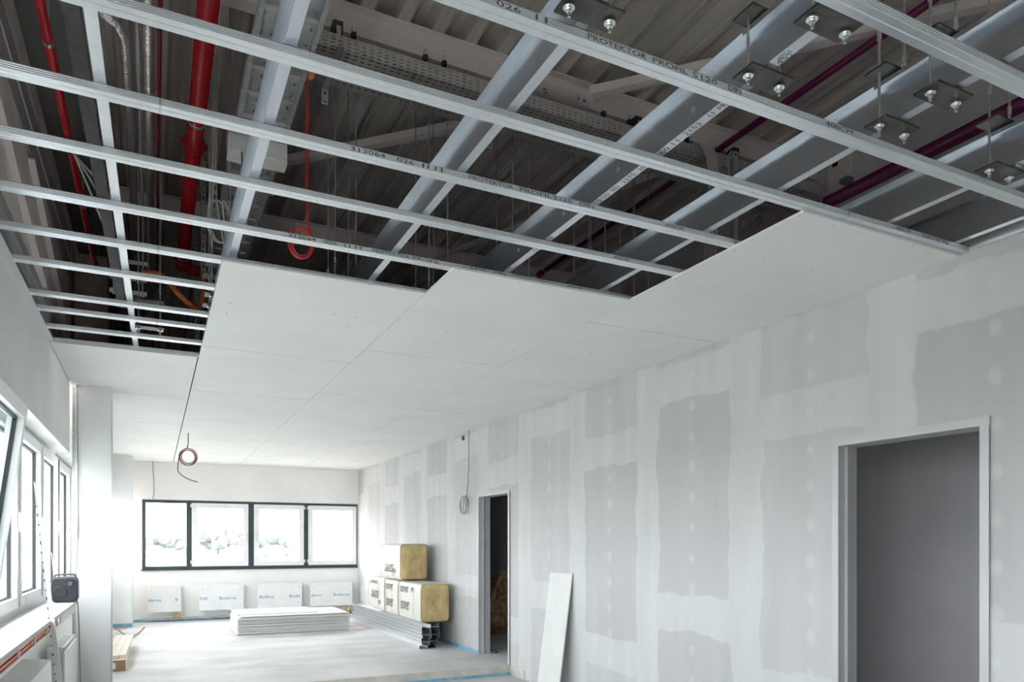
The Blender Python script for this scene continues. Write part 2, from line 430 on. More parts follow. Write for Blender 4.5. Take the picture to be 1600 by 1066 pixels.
box('soffit_face', 'soffit', -.46, -.44, YB, YF, 4.78, ZR + .1, sf)

# ---------------- upper inner face of the facade: cladding panels and two steel girts
wu = thing('wall_left_upper', (XL, 4, 3.12), kind='structure')
box('backing', 'clad', XL - .08, XL - .03, YB, YF, 3.12, 4.78, wu)
first = None; y = YB
while y < YF - .1:
    if first is None: first = MB().box(XL - .03, XL - .004, 0, .294, 3.12, 4.66).build('cladding_panel', 'clad', wu); me = first.data; base = first.location.copy(); first.location = base + Vector((0, y, 0))
    else:
        c = bpy.data.objects.new('cladding_panel', me); C.objects.link(c); c.parent = wu; c.location = base + Vector((0, y, 0))
    y += .3
def girt(z0, z1, mid, mface):
    z = thing('steel_girt', (XL, 4, z0), kind='structure')
    MB().sheet([(XL + .014, z0), (XL, z0), (XL, z1), (XL + .014, z1)], .004, 'Y', YB, 8.27).build('channel', mface, z)
    return z
g1 = girt(4.04, 4.42, 4.24, 'girt_grey')
box('edge_line', 'steel_white', XL + .004, XL + .012, YB, 8.27, 4.235, 4.243, g1)
g2 = girt(3.15, 3.27, 3.2, 'girt_grey')
box('upper_lip', 'girt_grey', XL + .002, XL + .008, YB, 8.27, 3.275, 3.36, g2)
gd = MB(); gd.bar((XL + .01, 3.4, 4.0), (XL + .01, 6.2, 3.36), .012, .05, (1, 0, 0)).bar((XL + .01, 5.6, 4.0), (XL + .01, 8.0, 3.36), .012, .05, (1, 0, 0))
gd.build('steel_brace', 'steel_white', kind='structure')

# ---------------- white roof girders
def girder(Y, nm):
    z = thing('steel_girder', (2.3, Y, 4.78), kind='structure')
    t = .05
    box('web', 'steel_white', XL, XC, Y + t - .004, Y + t + .004, 4.79, ZR - .012, z)
    box('top_flange', 'steel_white', XL, XC, Y, Y + .1, ZR - .012, ZR - .001, z)
    box('bottom_flange', 'steel_white', XL, XC, Y, Y + .1, 4.78, 4.791, z)
    return z
GA = girder(4.63, 'a'); GB = girder(8.0, 'b')
for k in range(8): box('stiffener', 'steel_white', .5 + k * .5, .508 + k * .5, 8.0, 8.046, 4.791, ZR - .012, GB)
gp = thing('gusset_plate', (2.75, 4.6, 4.77), kind='structure')
MB().hexa([(2.42, 4.47, 4.768), (2.86, 4.47, 4.768), (2.98, 4.60, 4.768), (2.42, 4.70, 4.768), (2.42, 4.47, 4.78), (2.86, 4.47, 4.78), (2.98, 4.60, 4.78), (2.42, 4.70, 4.78)]).build('plate', 'steel_white', gp)
for px, py in [(2.50, 4.53), (2.53, 4.56), (2.78, 4.52), (2.83, 4.52)]: MB().lathe((px, py, 4.745), [(.012, 0), (.012, .023)], 6).build('bolt', 'nut', gp)
def brace(a, b):
    z = thing('wind_brace', a, kind='structure'); a = Vector(a); b = Vector(b); d = (b - a).normalized(); s = Vector((d.y, -d.x, 0))
    MB().bar(a, b, .07, .006).build('flange', 'steel_white', z)
    MB().bar(a + s * .032 + Vector((0, 0, .03)), b + s * .032 + Vector((0, 0, .03)), .006, .06).build('web', 'steel_white', z)
brace((2.88, 4.52, 4.79), (5.35, 1.86, 4.79)); brace((.62, 6.90, 4.79), (2.75, 4.76, 4.79)); brace((4.2, 4.75, 4.79), (2.9, 7.95, 4.79))

# ================================================================== WINDOWS AND DOORS
def ring(mb, axis, p0, p1, a0, a1, z0, z1, w):
    """rectangular frame; axis 'X': plane normal X (p = x range, a = y range); axis 'Y': plane normal Y (p = y range, a = x range)"""
    def b(aa, ab, za, zb):
        if axis == 'X': mb.box(p0, p1, aa, ab, za, zb)
        else: mb.box(aa, ab, p0, p1, za, zb)
    b(a0, a0 + w, z0, z1); b(a1 - w, a1, z0, z1); b(a0 + w, a1 - w, z0, z0 + w); b(a0 + w, a1 - w, z1 - w, z1)
    return mb
W1 = thing('window_1', (XW, 6, .97), kind='structure')
muls = [-2.4, -1.2, 0.05, 1.3, 2.55, 3.8, 5.05, 6.3, 7.5, 8.72, 9.9, 11.15, 12.4, 13.65, 14.9]
fr = MB().box(-1.0, XW, -2.4, YF, .97, 1.03).box(-1.0, XW, -2.4, YF, 2.36, 2.42)
fr.build('frame', 'frame_white', W1)
for y in muls: box('mullion', 'frame_white', -1.0, XW, y - .04, y + .04, 1.03, 2.36, W1)
for i, (a, b) in enumerate(zip(muls[:-1], muls[1:])):
    a += .045; b -= .045; z0, z1 = 1.035, 2.355
    tilt = (i == 5)
    if tilt: a += .0; b += .38
    s = MB(); ring(s, 'X', -.965, -.875, a, b, z0, z1, .075)
    g = MB(); ring(g, 'X', -.934, -.912, a + .07, b - .07, z0 + .07, z1 - .07, .02)
    p = MB().box(-.93, -.922, a + .08, b - .08, z0 + .08, z1 - .08)
    if tilt:
        mt = Matrix.Translation((-.87, 0, z0)) @ Matrix.Rotation(R(7.5), 4, 'Y') @ Matrix.Translation((.87, 0, -z0))
        for q in (s, g, p): q.xform(mt)
    so = s.build('sash', 'frame_white', W1); g.build('gasket', 'gasket', so); p.build('pane', 'tinted_glass', so)
    if not tilt:
        h = MB().box(-.875, -.855, b - .05, b - .02, 1.62, 1.72).box(-.865, -.84, b - .045, b - .025, 1.58, 1.68)
        h.build('handle', 'alu', so)
box('mullion_cover', 'gasket', -.90, -.872, 8.70, 8.76, 1.03, 2.36, W1)

W2 = thing('window_2', (1.86, YF, 1.0), kind='structure')
fr = MB(); ring(fr, 'Y', YF + .0, YF + .10, -.2, 3.92, .995, 2.335, .062)
fr.build('frame', 'frame_dark', W2)
for a, b in [(.565, .665), (1.70, 1.815), (2.795, 2.885)]: box('mullion', 'frame_dark', a, b, YF + .015, YF + .10, 1.04, 2.29, W2)
box('sill_flashing', 'frame_dark', -.22, 3.92, YF - .03, YF + .03, .975, 1.0, W2)
ex = [(-.16, .585, False), (.655, 1.71, True), (1.805, 2.80, True), (2.88, 3.90, True)]
for k, (a, b, sash) in enumerate(ex):
    if sash:
        s = MB(); ring(s, 'Y', YF - .01, YF + .07, a + .006, b - .006, 1.045, 2.285, .095); so = s.build('sash', 'frame_white', W2)
        MB().box(a + .08, b - .08, YF + .03, YF + .038, 1.11, 2.22).build('pane', 'glass', so)
        hx = a + .05 if k == 2 else b - .05
        MB().box(hx - .016, hx + .016, YF - .03, YF - .01, 1.60, 1.70).box(hx - .01, hx + .01, YF - .05, YF - .03, 1.54, 1.66).build('handle', 'alu', so)
        for zz in (1.1, 2.2): MB().box((b if k == 2 else a) - .02, (b if k == 2 else a) + .02, YF - .02, YF, zz, zz + .06).build('hinge', 'alu', so)
    else: MB().box(a, b, YF + .03, YF + .038, 1.04, 2.29).build('pane', 'glass', W2)

def door(name, y0, y1, z0):
    d = thing(name, (XR, (y0 + y1) / 2, z0), kind='structure')
    for yy, s in ((y0, 1), (y1, -1)):
        f = MB().sheet([(0, 0)] * 0 or [(XR - .012, yy - s * .02), (XR - .012, yy + s * .025), (XR + WT + .012, yy + s * .025), (XR + WT + .012, yy - s * .02)], .003, 'Y', z0, DH - .0285)
        f.v = [(p[0], p[2], p[1]) for p in f.v]      # path was (x, y): swap so the jamb stands upright
        j = f.build('jamb', 'door_steel', d)
        box('door_stop', 'door_steel', XR + .05, XR + .065, min(yy + s * .025, yy + s * .045), max(yy + s * .025, yy + s * .045), z0, DH - .03, j)
    h = MB().box(XR - .012, XR + WT + .012, y0, y1, DH - .028, DH - .024).box(XR - .0125, XR - .0005, y0 - .021, y1 + .021, DH - .0278, DH + .02)
    h.build('head', 'door_steel', d)
    return d
door('door_1', *D1, ZLOW); door('door_2', *D2, 0.0)

# ================================================================== SUSPENDED GRID
def ceiling_channel(y1, label, texts=(), x0=XL + .002, x1=XR - .002, group='galvanized channels of the suspended grid', seam=None):
    y0 = y1 - .06; z0, zt = 3.0735, 3.099
    path = [(y0 + .007, zt), (y0, zt), (y0, z0 + .0215), (y0 + .002, z0 + .0195), (y0, z0 + .0175), (y0, z0 + .0145), (y0 + .002, z0 + .0125), (y0, z0 + .0105), (y0, z0 + .0075), (y0 + .002, z0 + .0055), (y0, z0 + .0035),
            (y0 + .0006, z0 + .0006), (y0 + .003, z0), (y0 + .027, z0), (y0 + .030, z0 + .0015), (y0 + .033, z0), (y1, z0), (y1, zt), (y1 - .007, zt)]
    t = thing('ceiling_channel', ((x0 + x1) / 2, y0 + .03, z0), label, 'ceiling channel', group)
    MB().sheet(path, .0012, 'X', x0, x1).build('profile', 'galv', t)
    if texts:
        for s, xa, xb in [q for w in texts for q in ([w] if w[0] not in ('11', 'II') else [(w[0][0], w[1], w[1] + .007), (w[0][0], w[2] - .007, w[2])])]: lettering(MB(), s, (xa, y0 - .0006, z0 + .004), (1, 0, 0), (0, 0, 1), xb - xa, .017).build('lettering', 'ink', t)
    if seam is not None:
        MB().sheet([(y0 - .001, zt - .002), (y0 - .001, z0 - .001), (y1 + .001, z0 - .001)], .0006, 'X', seam - .004, seam + .004).build('splice', 'galv_dull', t)
    return t
GC = 'galvanized ceiling channel with plain ribbed sides spanning from wall to wall'
ceiling_channel(1.49, 'thin galvanized channel passing just under the paired steel hanger plates, plain sides')
ceiling_channel(1.98, 'galvanized ceiling channel printed in large letters, beside the steel hanger plates',
                [('026', .90, .98), ('11', 1.03, 1.07), ('PROTEKTOR', 1.215, 1.44), ('PROFIL', 1.466, 1.612), ('5120', 1.634, 1.738), ('DIN', 1.79, 1.85), ('400CM', 2.27, 2.42)])
ceiling_channel(2.46, 'galvanized ceiling channel along the open edge of the widest plasterboard strip', [('400CM', 3.34, 3.45), ('DIN', 3.55, 3.62), ('18182', 3.64, 3.76)], seam=3.0)
ceiling_channel(2.947, 'galvanized ceiling channel printed 313064 and a long row of letters',
                [('313064', .708, .85), ('026', .899, .973), ('11', 1.01, 1.04), ('II', 1.065, 1.10), ('PROTEKTOR', 1.222, 1.436), ('PROFIL', 1.468, 1.632), ('5120', 1.642, 1.738), ('DIN', 1.783, 1.861), ('400CM', 2.283, 2.395)], seam=.02)
ceiling_channel(3.40, 'plain galvanized channel crossing behind the hanging red cable', [('400CM', 2.28, 2.38)])
ceiling_channel(3.905, 'galvanized ceiling channel with faint small print crossing the red cable coil',
                [('313064', .62, .76), ('026', .80, .87), ('11', .91, .94), ('II', .965, 1.0), ('PROTEKTOR', 1.06, 1.27), ('PROFIL', 1.29, 1.45), ('5120', 1.636, 1.729), ('DIN', 1.787, 1.862), ('400CM', 2.278, 2.384)])
for y, w in ((4.38, 'fifth'), (4.86, 'fourth'), (5.46, 'third'), (5.80, 'second'), (6.25, 'first')): ceiling_channel(y, w + ' galvanized channel out from the board edge by the column', group='channels over the open bay by the column', seam=.02 if y in (4.38, 5.80) else None)
ceiling_channel(6.665, 'galvanized channel along the front edge of the board beside the column')
def wall_track(x0, x1, y0, y1, label):
    t = thing('wall_track', ((x0 + x1) / 2, (y0 + y1) / 2, 3.068), label, 'wall track')
    MB().sheet([(x0, 3.098), (x0, 3.068), (x1, 3.068), (x1, 3.098)], .0012, 'Y', y0, y1).build('profile', 'galv', t)
    return t
wall_track(XL + .001, XL + .036, .4, 6.61, 'galvanized edge track fixed along the window wall bulkhead')
wall_track(XR - .034, XR - .002, .4, 2.38, 'galvanized edge track fixed along the top of the plastered partition')

# ---------------- deep U beams carrying the grid
BZ0, BZ1 = 3.1005, 3.287
def u_beam(xw, y0, y1, label, texts=(), rivets=()):
    t = thing('carrying_beam', (xw - .02, (y0 + y1) / 2, BZ0), label, 'steel beam', 'deep galvanized beams carrying the ceiling grid')
    MB().sheet([(xw - .04, BZ0), (xw, BZ0), (xw, BZ1), (xw - .04, BZ1)], .002, 'Y', max(y0, 1.79), y1).build('channel', 'galv_beam', t)
    MB().sheet([(xw - .047, BZ0 + .022), (xw - .047, BZ0 + .004), (xw - .004, BZ0 + .004), (xw - .004, BZ1 - .004), (xw - .047, BZ1 - .004), (xw - .047, BZ1 - .022)], .002, 'Y', y0, 1.90).build('splice_channel', 'galv_beam', t)
    for (ry, rz) in rivets: MB().lathe((xw - .006, ry, rz), [(.001, 0), (.012, .001), (.012, .004)], 12, 'X').build('rivet', 'nut', t)
    if texts:
        for s, ya, yb in texts: lettering(MB(), s, (xw - .008, ya, BZ0 - .0006), (0, -1, 0), (-1, 0, 0), ya - yb, .024).build('lettering', 'ink', t)
    return t
u_beam(.413, .4, 8.2, 'deep galvanized beam hanging over the cable ladder and red pipe')
u_beam(1.204, .4, 8.2, 'deep galvanized beam beside the hanging red cable coil')
u_beam(1.884, .4, 8.2, 'deep galvanized beam printed with numbers and riveted through its dark web',
       [('060.11', 2.42, 2.28), ('2153', 2.24, 2.15), ('U', 2.10, 2.075), ('PRO', 2.05, 1.985), ('520', 2.85, 2.77), ('RD', 2.74, 2.69), ('2275', 2.66, 2.57), ('20', 2.54, 2.50), ('451', 1.77, 1.715), ('060.11', 3.5, 3.3)],
       [(2.21, 3.19), (2.72, 3.19), (3.2, 3.19), (3.72, 3.19)])
u_beam(2.562, .4, 8.2, 'deep galvanized beam with wide plain web above the corner of the lowest board edge')
u_beam(3.306, .4, 8.2, 'deep galvanized beam above the widest plasterboard strip, below the magenta pipe')
u_beam(3.849, .4, 8.2, 'deep galvanized beam running just inside the plastered partition')
t = thing('carrying_beam', (-.17, 4.5, BZ0), 'narrow bright galvanized beam running beside the foil wrapped pipes', 'steel beam')
def slant(mb):   # this one runs slightly askew
    mb.v = [(p[0] + (p[1] - 2.5) * .0098, p[1], p[2]) for p in mb.v]; return mb
slant(MB().sheet([(-.19, BZ0 + .12), (-.19, BZ0), (-.152, BZ0), (-.152, BZ0 + .012)], .002, 'Y', .4, 8.2)).build('channel', 'galv', t)
slant(MB().box(-.27, -.215, .4, 6.0, BZ0 + .12, BZ0 + .14)).build('sealing_strip', 'dark', t)

# ---------------- plate hangers
def hanger(x, y, half=.072):
    h = thing('plate_hanger', (x, y, 3.05), 'dark steel plate clamp on two threaded rods gripping a deep beam', 'hanger', 'plate hangers clamping the beams')
    box('bottom_plate', 'plate', x - .097, x + .097, y - .047, y + .047, 3.0925, 3.0995, h)
    box('top_plate', 'plate', x - .097, x + .097, y - .047, y + .047, BZ1 + .003, BZ1 + .010, h)
    for s in (-1, 1):
        X = x + s * half
        tr_ = MB().tube([(X, y, 3.056), (X, y, ZR)], .0052, 8).build('threaded_rod', 'rod', h)
        MB().lathe((X, y, 3.071), [(.0095, 0), (.0095, .011)], 6).build('nut', 'nut', tr_)
        MB().lathe((X, y, 3.083), [(.018, 0), (.018, .003), (.010, .005), (.010, .008)], 14).build('washer', 'nut', tr_)
        MB().lathe((X, y, 3.36 + .05 * (s < 0)), [(.0085, 0), (.0085, .035)], 6).build('coupling_nut', 'nut', tr_)
    return h
h0 = hanger(1.877, 1.842); h0['label'] = 'plate clamp just past the splice of the beam printed with numbers'
for x, y, lb in [(1.855, 1.557, 'plate clamp on the splice channel of the beam printed with numbers'), (2.54, 1.842, 'plate clamp just past the splice of the plain webbed middle beam'), (2.52, 1.627, 'plate clamp on the splice channel of the plain webbed middle beam'),
                 (3.255, 1.855, 'plate clamp under the beam below the thick magenta pipe'), (1.172, 1.842, 'plate clamp on the beam beside the red cable coil, above the printed channel'),
                 (1.177, 4.95, 'hanger rods on the beam beside the red coil, nearer the wide tray'), (1.177, 5.17, 'hanger rods on the beam beside the red coil, further past the wide tray'),
                 (1.864, 4.98, 'hanger rods on the numbered beam, nearer the wide tray'), (1.864, 5.28, 'hanger rods on the numbered beam, further past the wide tray'),
                 (2.542, 4.98, 'hanger rods on the plain webbed middle beam, nearer the wide tray'), (2.542, 5.27, 'hanger rods on the plain webbed middle beam, further past the tray'),
                 (3.286, 5.04, 'hanger rods on the beam below the thick magenta pipe, nearer the tray'), (3.286, 5.30, 'hanger rods on the beam below the thick magenta pipe, further past the tray'),
                 (3.83, 5.18, 'hanger rods on the beam inside the partition, nearer the tray'), (3.83, 5.40, 'hanger rods on the beam inside the partition, further past the tray'),
                 (-.03, 6.0, 'hanger rods beside the foil wrapped pipes')]:
    dup(h0, (x - 1.877, y - 1.842, 0), lb)
for y, lb in ((5.02, 'hanger rods on the beam over the cable ladder, nearer the tray'), (5.25, 'hanger rods on the beam over the cable ladder, further past the tray')): hanger(.388, y, .055)['label'] = lb

# ================================================================== SERVICES ABOVE THE GRID
# cable tray under the first girder
tr = thing('cable_tray', (2.3, 4.7, 4.59), 'wide perforated cable tray hung below the white girder', 'cable tray')
n = int((5.38 - XL - .05 - .9) / .049)
MB().perf((.83, 4.535, 4.59), (.049, 0, 0), (0, 0, .0225), 93, 4, .56, .26).build('near_side', 'tray', tr)
MB().perf((.83, 4.92, 4.59), (.049, 0, 0), (0, 0, .0225), 93, 4, .56, .26).build('far_side', 'tray', tr)
MB().perf((.83, 4.535, 4.59), (.049, 0, 0), (0, .0385, 0), 93, 10, .56, .3).build('bottom', 'tray', tr)
MB().sheet([(4.535, 4.68), (4.545, 4.682), (4.545, 4.676)], .002, 'X', .83, 5.387).build('edge_bead', 'tray', tr)
cb = MB()
for k in range(9):
    y = 4.56 + k * .041
    cb.tube(spline([(.84 + j * .56, y + random.uniform(-.012, .012), 4.605 + random.uniform(0, .02)) for j in range(9)], 3), .011, 6)
cb.build('cable_bundle', 'carton', kind='stuff'); bpy.data.objects['cable_bundle']['label'] = 'brown cables lying in the wide perforated tray'; bpy.data.objects['cable_bundle']['category'] = 'cables'
def bracket(x, label):
    b = thing('tray_bracket', (x, 4.72, 4.48), label, 'bracket', 'brackets holding the wide tray')
    MB().sheet([(x - .02, 4.575), (x - .02, 4.588), (x + .02, 4.588), (x + .02, 4.575)], .002, 'Y', 4.50, 4.97).build('arm', 'galv_dull', b)
    MB().perf((x - .022, 4.965, 4.48), (.044, 0, 0), (0, 0, .05), 1, 7, .4, .5).build('post', 'galv', b)
    box('foot', 'nut', x - .018, x + .018, 4.955, 4.963, 4.50, 4.53, b)
    box('clamp', 'plate', x - .03, x + .03, 4.56, 4.64, 4.70, 4.79, b)
    box('clamp_tab', 'nut', x - .014, x + .014, 4.548, 4.56, 4.68, 4.75, b)
    return b
b0 = bracket(1.04, 'first zinc tray bracket counting from the cable ladder')
for x, w in ((2.27, 'second'), (3.35, 'third'), (4.34, 'fourth')): dup(b0, (x - 1.04, 0, 0), w + ' zinc tray bracket counting from the cable ladder')
clip = thing('beam_clip', (1.02, 4.60, 4.70), 'small looped zinc clip on the lower edge of the white girder', 'clip', 'beam clips on the white girder')
MB().tube(spline([(1.01, 4.62, 4.70), (1.01, 4.615, 4.80), (1.02, 4.612, 4.815), (1.03, 4.615, 4.80), (1.03, 4.62, 4.70)], 5), .004, 6).build('loop', 'nut', clip)
box('saddle', 'plate', 1.005, 1.035, 4.60, 4.63, 4.745, 4.778, clip)
for x in (1.15, 1.635, 1.77, 3.06, 3.30, 3.46, 3.86): dup(clip, (x - 1.02, 0, 0))
# cable ladder along the room
ld = thing('cable_ladder', (.58, 5.6, 4.12), 'long cable ladder with rungs and dark perforated sheet passing under the wide tray', 'cable ladder')
LX0, LX1, LZ = .485, .745, 4.12
for x in (LX0 - .025, LX1): MB().sheet([(x, LZ), (x + .025, LZ), (x + .025, LZ + .06), (x, LZ + .06)], .002, 'Y', 2.4, 7.8).build('rail', 'galv_dull', ld)
for k in range(22):
    y = 2.45 + k * .25
    box('rung', 'tray', LX0, LX1, y, y + .022, LZ + .006, LZ + .018, ld)
MB().perf((LX0, 2.4, LZ + .05), (.045, 0, 0), (0, .125, 0), 6, 43, .2, .25).build('perforated_sheet', 'galv_dull', ld)
wp = thing('junction_box', (.62, 4.95, 4.0), 'pale flat junction box beneath the cable ladder', 'junction box')
box('case', 'steel_white', .42, .78, 4.88, 5.0, 3.97, 4.10, wp); box('cover', 'frame_white', .44, .76, 4.865, 4.88, 3.985, 4.085, wp)
for x in (.5, .54): MB().tube([(x, 4.87, 3.98), (x, 4.86, 3.85), (x + .01, 4.9, 3.6)], .006, 6).build('wire', 'grey_cable', wp)

def pipe(name, pts, r, m, label, cat='pipe', group=None, n=16, couplings=(), clamps=(), caps=None):
    p = thing(name, tuple(pts[0]), label, cat, group)
    MB().tube(pts, r, n).build('tube', m, p, smooth=True)
    for c, ax in couplings:
        MB().lathe(c, [(r * 1.0, -.06), (r * 1.25, -.055), (r * 1.25, -.02), (r * 1.12, -.015), (r * 1.12, .015), (r * 1.25, .02), (r * 1.25, .055), (r, .06)], 16, ax).build('coupling', m, p); cpl = LAST[0]
        for s in (-1, 1):
            o = (c[0] + s * r * 1.4, c[1], c[2]) if ax == 'Y' else (c[0], c[1] + s * r * 1.4, c[2])
            MB().lathe(o, [(.014, -.03), (.014, .03)], 6, ax).build('coupling_bolt', m, cpl)
    for c, ax in clamps:
        MB().lathe(c, [(r * 1.06, -.014), (r * 1.1, -.012), (r * 1.1, .012), (r * 1.06, .014)], 16, ax).build('clamp_ring', 'galv', p)
        MB().tube([(c[0], c[1], c[2] + r), (c[0], c[1], ZR if c[2] < 4.7 else 4.79)], .005, 6).build('clamp_rod', 'rod', p)
    return p
RP = (.262, 4.40)
arc = [(.262 + .12 * (1 - math.cos(t)), 8.28 + .12 * math.sin(t), 4.40) for t in [i * math.pi / 12 for i in range(7)]]
rp = pipe('sprinkler_main', [(.262, .8, 4.40), (.262, 8.28, 4.40)] + arc[1:] + [(.95, 8.40, 4.40)], .056, 'red',
     'thick glossy red sprinkler main with couplings and an elbow', couplings=[((.262, 5.75, 4.40), 'Y'), ((.262, 8.15, 4.40), 'Y'), ((.50, 8.40, 4.40), 'X')], clamps=[((.262, 5.4, 4.40), 'Y'), ((.262, 8.0, 4.40), 'Y')], n=24)
MB().tube([(.60, 8.40, 4.40), (.60, 8.40, 4.25)], .03, 12).build('drop_stub', 'red', rp)
MB().lathe((.60, 8.40, 4.2), [(.035, 0), (.035, .05)], 12).build('drop_cap', 'galv', rp)
pipe('branch_pipe', [(-.51, .8, 4.2), (-.51, 10.5, 4.2)], .0245, 'red', 'slim red sprinkler pipe running close to the pale cladding', clamps=[((-.51, 2.6, 4.2), 'Y'), ((-.51, 4.6, 4.2), 'Y'), ((-.51, 6.7, 4.2), 'Y'), ((-.51, 8.6, 4.2), 'Y')])
pipe('foil_pipe', [(-.28, 4.55, 4.42), (-.19, 4.62, 4.42), (-.155, 4.72, 4.41), (-.152, 4.95, 4.40), (-.155, 11.0, 4.38)], .028, 'foil', 'foil wrapped pipe that bends aside at its near end', clamps=[((-.154, 6.2, 4.396), 'Y')])
pipe('foil_pipe', [(-.032, .8, 4.40), (-.025, 11.0, 4.40)], .027, 'foil', 'straight foil wrapped pipe beside the thick red main', clamps=[((-.03, 5.2, 4.40), 'Y')])
pipe('conduit', [(-.08, .8, 4.35), (-.085, 9, 4.35)], .010, 'galv_dull', 'thin grey conduit between the two foil wrapped pipes', 'conduit', n=8)
pipe('conduit', [(.03, 1.5, 4.44), (.03, 9, 4.44)], .012, 'maroon', 'thin dark maroon conduit beside the straight foil wrapped pipe', 'conduit', n=8)
pp = pipe('magenta_pipe', [(4.157, 1.2, 4.735), (4.157, 7.66, 4.735)], .026, 'magenta', 'slim magenta pipe clamped under the white girder', clamps=[((4.157, 4.60, 4.735), 'Y'), ((4.157, 7.5, 4.735), 'Y')])
MB().lathe((4.157, 7.62, 4.735), [(.036, -.03), (.036, .05), (.02, .06)], 14, 'Y').build('end_cap', 'red', pp)
pipe('magenta_pipe', [(4.96, 1.2, 4.30), (4.96, 12, 4.30)], .05, 'magenta', 'thick magenta pipe running low along the corridor wall', clamps=[((4.96, 4.2, 4.30), 'Y'), ((4.96, 7.0, 4.30), 'Y')], n=20)

# strut posts and small frames left of the ladder
def strut(x, y, z0, z1, label):
    s = thing('strut_post', (x, y, z0), label, 'strut', 'slotted strut posts')
    n = max(1, int((z1 - z0) / .06))
    MB().perf((x - .02, y, z0), (.04, 0, 0), (0, 0, (z1 - z0) / n), 1, n, .4, .55).build('slotted_face', 'galv_dull', s)
    MB().sheet([(x - .02, 0), (x - .02, .0)] if 0 else [(x - .021, z0), (x - .021, z1)], .002, 'Y', y, y + .04).build('flank', 'galv_dull', s)
    return s
s0 = strut(.385, 5.55, 3.75, ZR, 'slotted zinc strut post hanging beside the thick red main')
dup(s0, (.02, 1.6, 0), 'slotted zinc strut post beside the orange corrugated duct'); dup(s0, (.05, 3.25, 0), 'slotted zinc strut post beyond the elbow of the red main')
def pipe_frame(y, z, label):
    f = thing('pipe_frame', (-.17, y, z), label, 'pipe support', 'zinc pipe support frames by the foil pipes')
    box('lower_bar', 'galv', -.31, -.05, y, y + .03, z, z + .032, f); box('upper_bar', 'galv', -.31, -.05, y, y + .03, z + .11, z + .142, f)
    for x in (-.28, -.08):
        MB().tube([(x, y - .004, z - .02), (x, y - .004, z + .9)], .005, 6).build('rod', 'rod', f)
        for zz in (z - .002, z + .108): MB().lathe((x, y - .004, zz), [(.012, -.008), (.012, .002)], 6).build('nut', 'nut', f)
    return f
pipe_frame(6.4, 3.45, 'double zinc bar frame hanging on rods below the foil wrapped pipes')
pipe_frame(6.9, 3.75, 'higher double zinc bar frame behind the lower one by the foil pipes')

# cables
def cable(name, pts, r, m, label, cat='cable', group=None, n=7, k=8):
    return tag(MB().tube(spline(pts, k), r, n).build(name, m, smooth=True), label, cat, group)
def coil(cx, cy, cz, rx, rz, turns, depth, ph=0.0, plane='XZ', tilt=0):
    out = []
    for i in range(int(turns * 14) + 1):
        t = ph + i / 14 * 2 * math.pi; w = 1 + .10 * math.sin(t * .37 + 1)
        w += .08 * math.sin(t * .23 + 2); a, b, d = rx * w * math.cos(t), rz * w * math.sin(t), depth * (math.sin(t * .61) * .5)
        out.append((cx + a, cy + d, cz + b) if plane == 'XZ' else (cx + d, cy + a, cz + b))
    return out
Yc = 4.25
rc = [(.785, Yc + .05, 4.20), (.785, Yc, 4.05), (.785, Yc, 3.75), (.785, Yc, 3.5), (.79, Yc, 3.36)]
cable('red_cable', rc + coil(.755, Yc, 3.22, .062, .085, 3.2, .03, .6), .0042, 'red_cable', 'red cable dropping from the ladder into a loose coil', k=4)
for dx in (.012,): cable('red_cable', [(p[0] + dx, p[1] + .01, p[2]) for p in rc], .0042, 'red_cable', 'second strand of red cable dropping beside the coiled one')
for i, (dx, ph) in enumerate([(0, 0), (.012, .8), (-.01, 1.7)]):
    cable('pale_cable', [(.36 + dx, 5.13, 4.5), (.35 + dx, 5.13, 4.0), (.33 + dx, 5.13, 3.7)] + coil(.40 + dx, 5.13, 3.62, .07, .13, .9, .03, 2.4 + ph * .2) + [(.44 + dx, 5.13, 3.4), (.50 + dx, 5.13, 3.2)], .0042, 'white_cable',
          'pale cable looping down beside the blue-grey beam and red main', group='pale cables looping beside the red main', k=4)
for i in range(7):
    x = 3.93 + i * .017; e = .012 * random.uniform(-1, 1)
    cable('pale_cable', [(x - .07, 4.60, 4.69), (x - .03, 4.53, 4.71), (x, 4.49, 4.64), (x + .025, 4.47, 4.5), (x + .02 + e, 4.47, 4.2), (x + .01 - e, 4.48, 3.9), (x + e, 4.48, 3.4)], .0055, 'white_cable', 'pale cable in the bundle spilling over the side of the wide tray', group='pale cables spilling from the tray', k=5)
for i in range(5):
    x = 4.40 + i * .022; e = random.uniform(-.02, .02)
    cable('pale_cable', [(x + .2, 4.93, 4.62), (x + .24, 4.95, 4.50), (x + .22 + e, 4.96, 4.35), (x + .24, 4.96, 4.1), (x + .22 - e, 4.97, 3.5)], .0055, 'white_cable', 'pale cable hanging behind the wide tray by the magenta pipe', group='pale cables behind the tray', k=5)
cable('pale_cable', coil(4.58, 4.94, 4.40, .07, .09, .8, .03, 3.0), .0055, 'white_cable', 'short slack loop of pale cable below the wide tray', k=4)
cable('pale_cable', [(4.19, 4.455, 4.68), (4.15, 4.455, 4.6), (4.17, 4.455, 4.4), (4.18, 4.455, 4.1)], .005, 'white_cable', 'single pale cable curving down beside the slotted post')
sp = thing('slotted_post', (4.25, 4.49, 3.9), 'upright slotted zinc post with a short arm in front of the tray', 'post')
MB().perf((4.235, 4.48, 3.9), (.042, 0, 0), (0, 0, .05), 1, 16, .4, .5).build('face', 'galv', sp)
box('flank', 'galv_dull', 4.232, 4.235, 4.48, 4.52, 3.9, 4.70, sp)
MB().bar((4.235, 4.50, 4.66), (4.06, 4.52, 4.52), .03, .03).build('arm', 'galv_dull', sp)
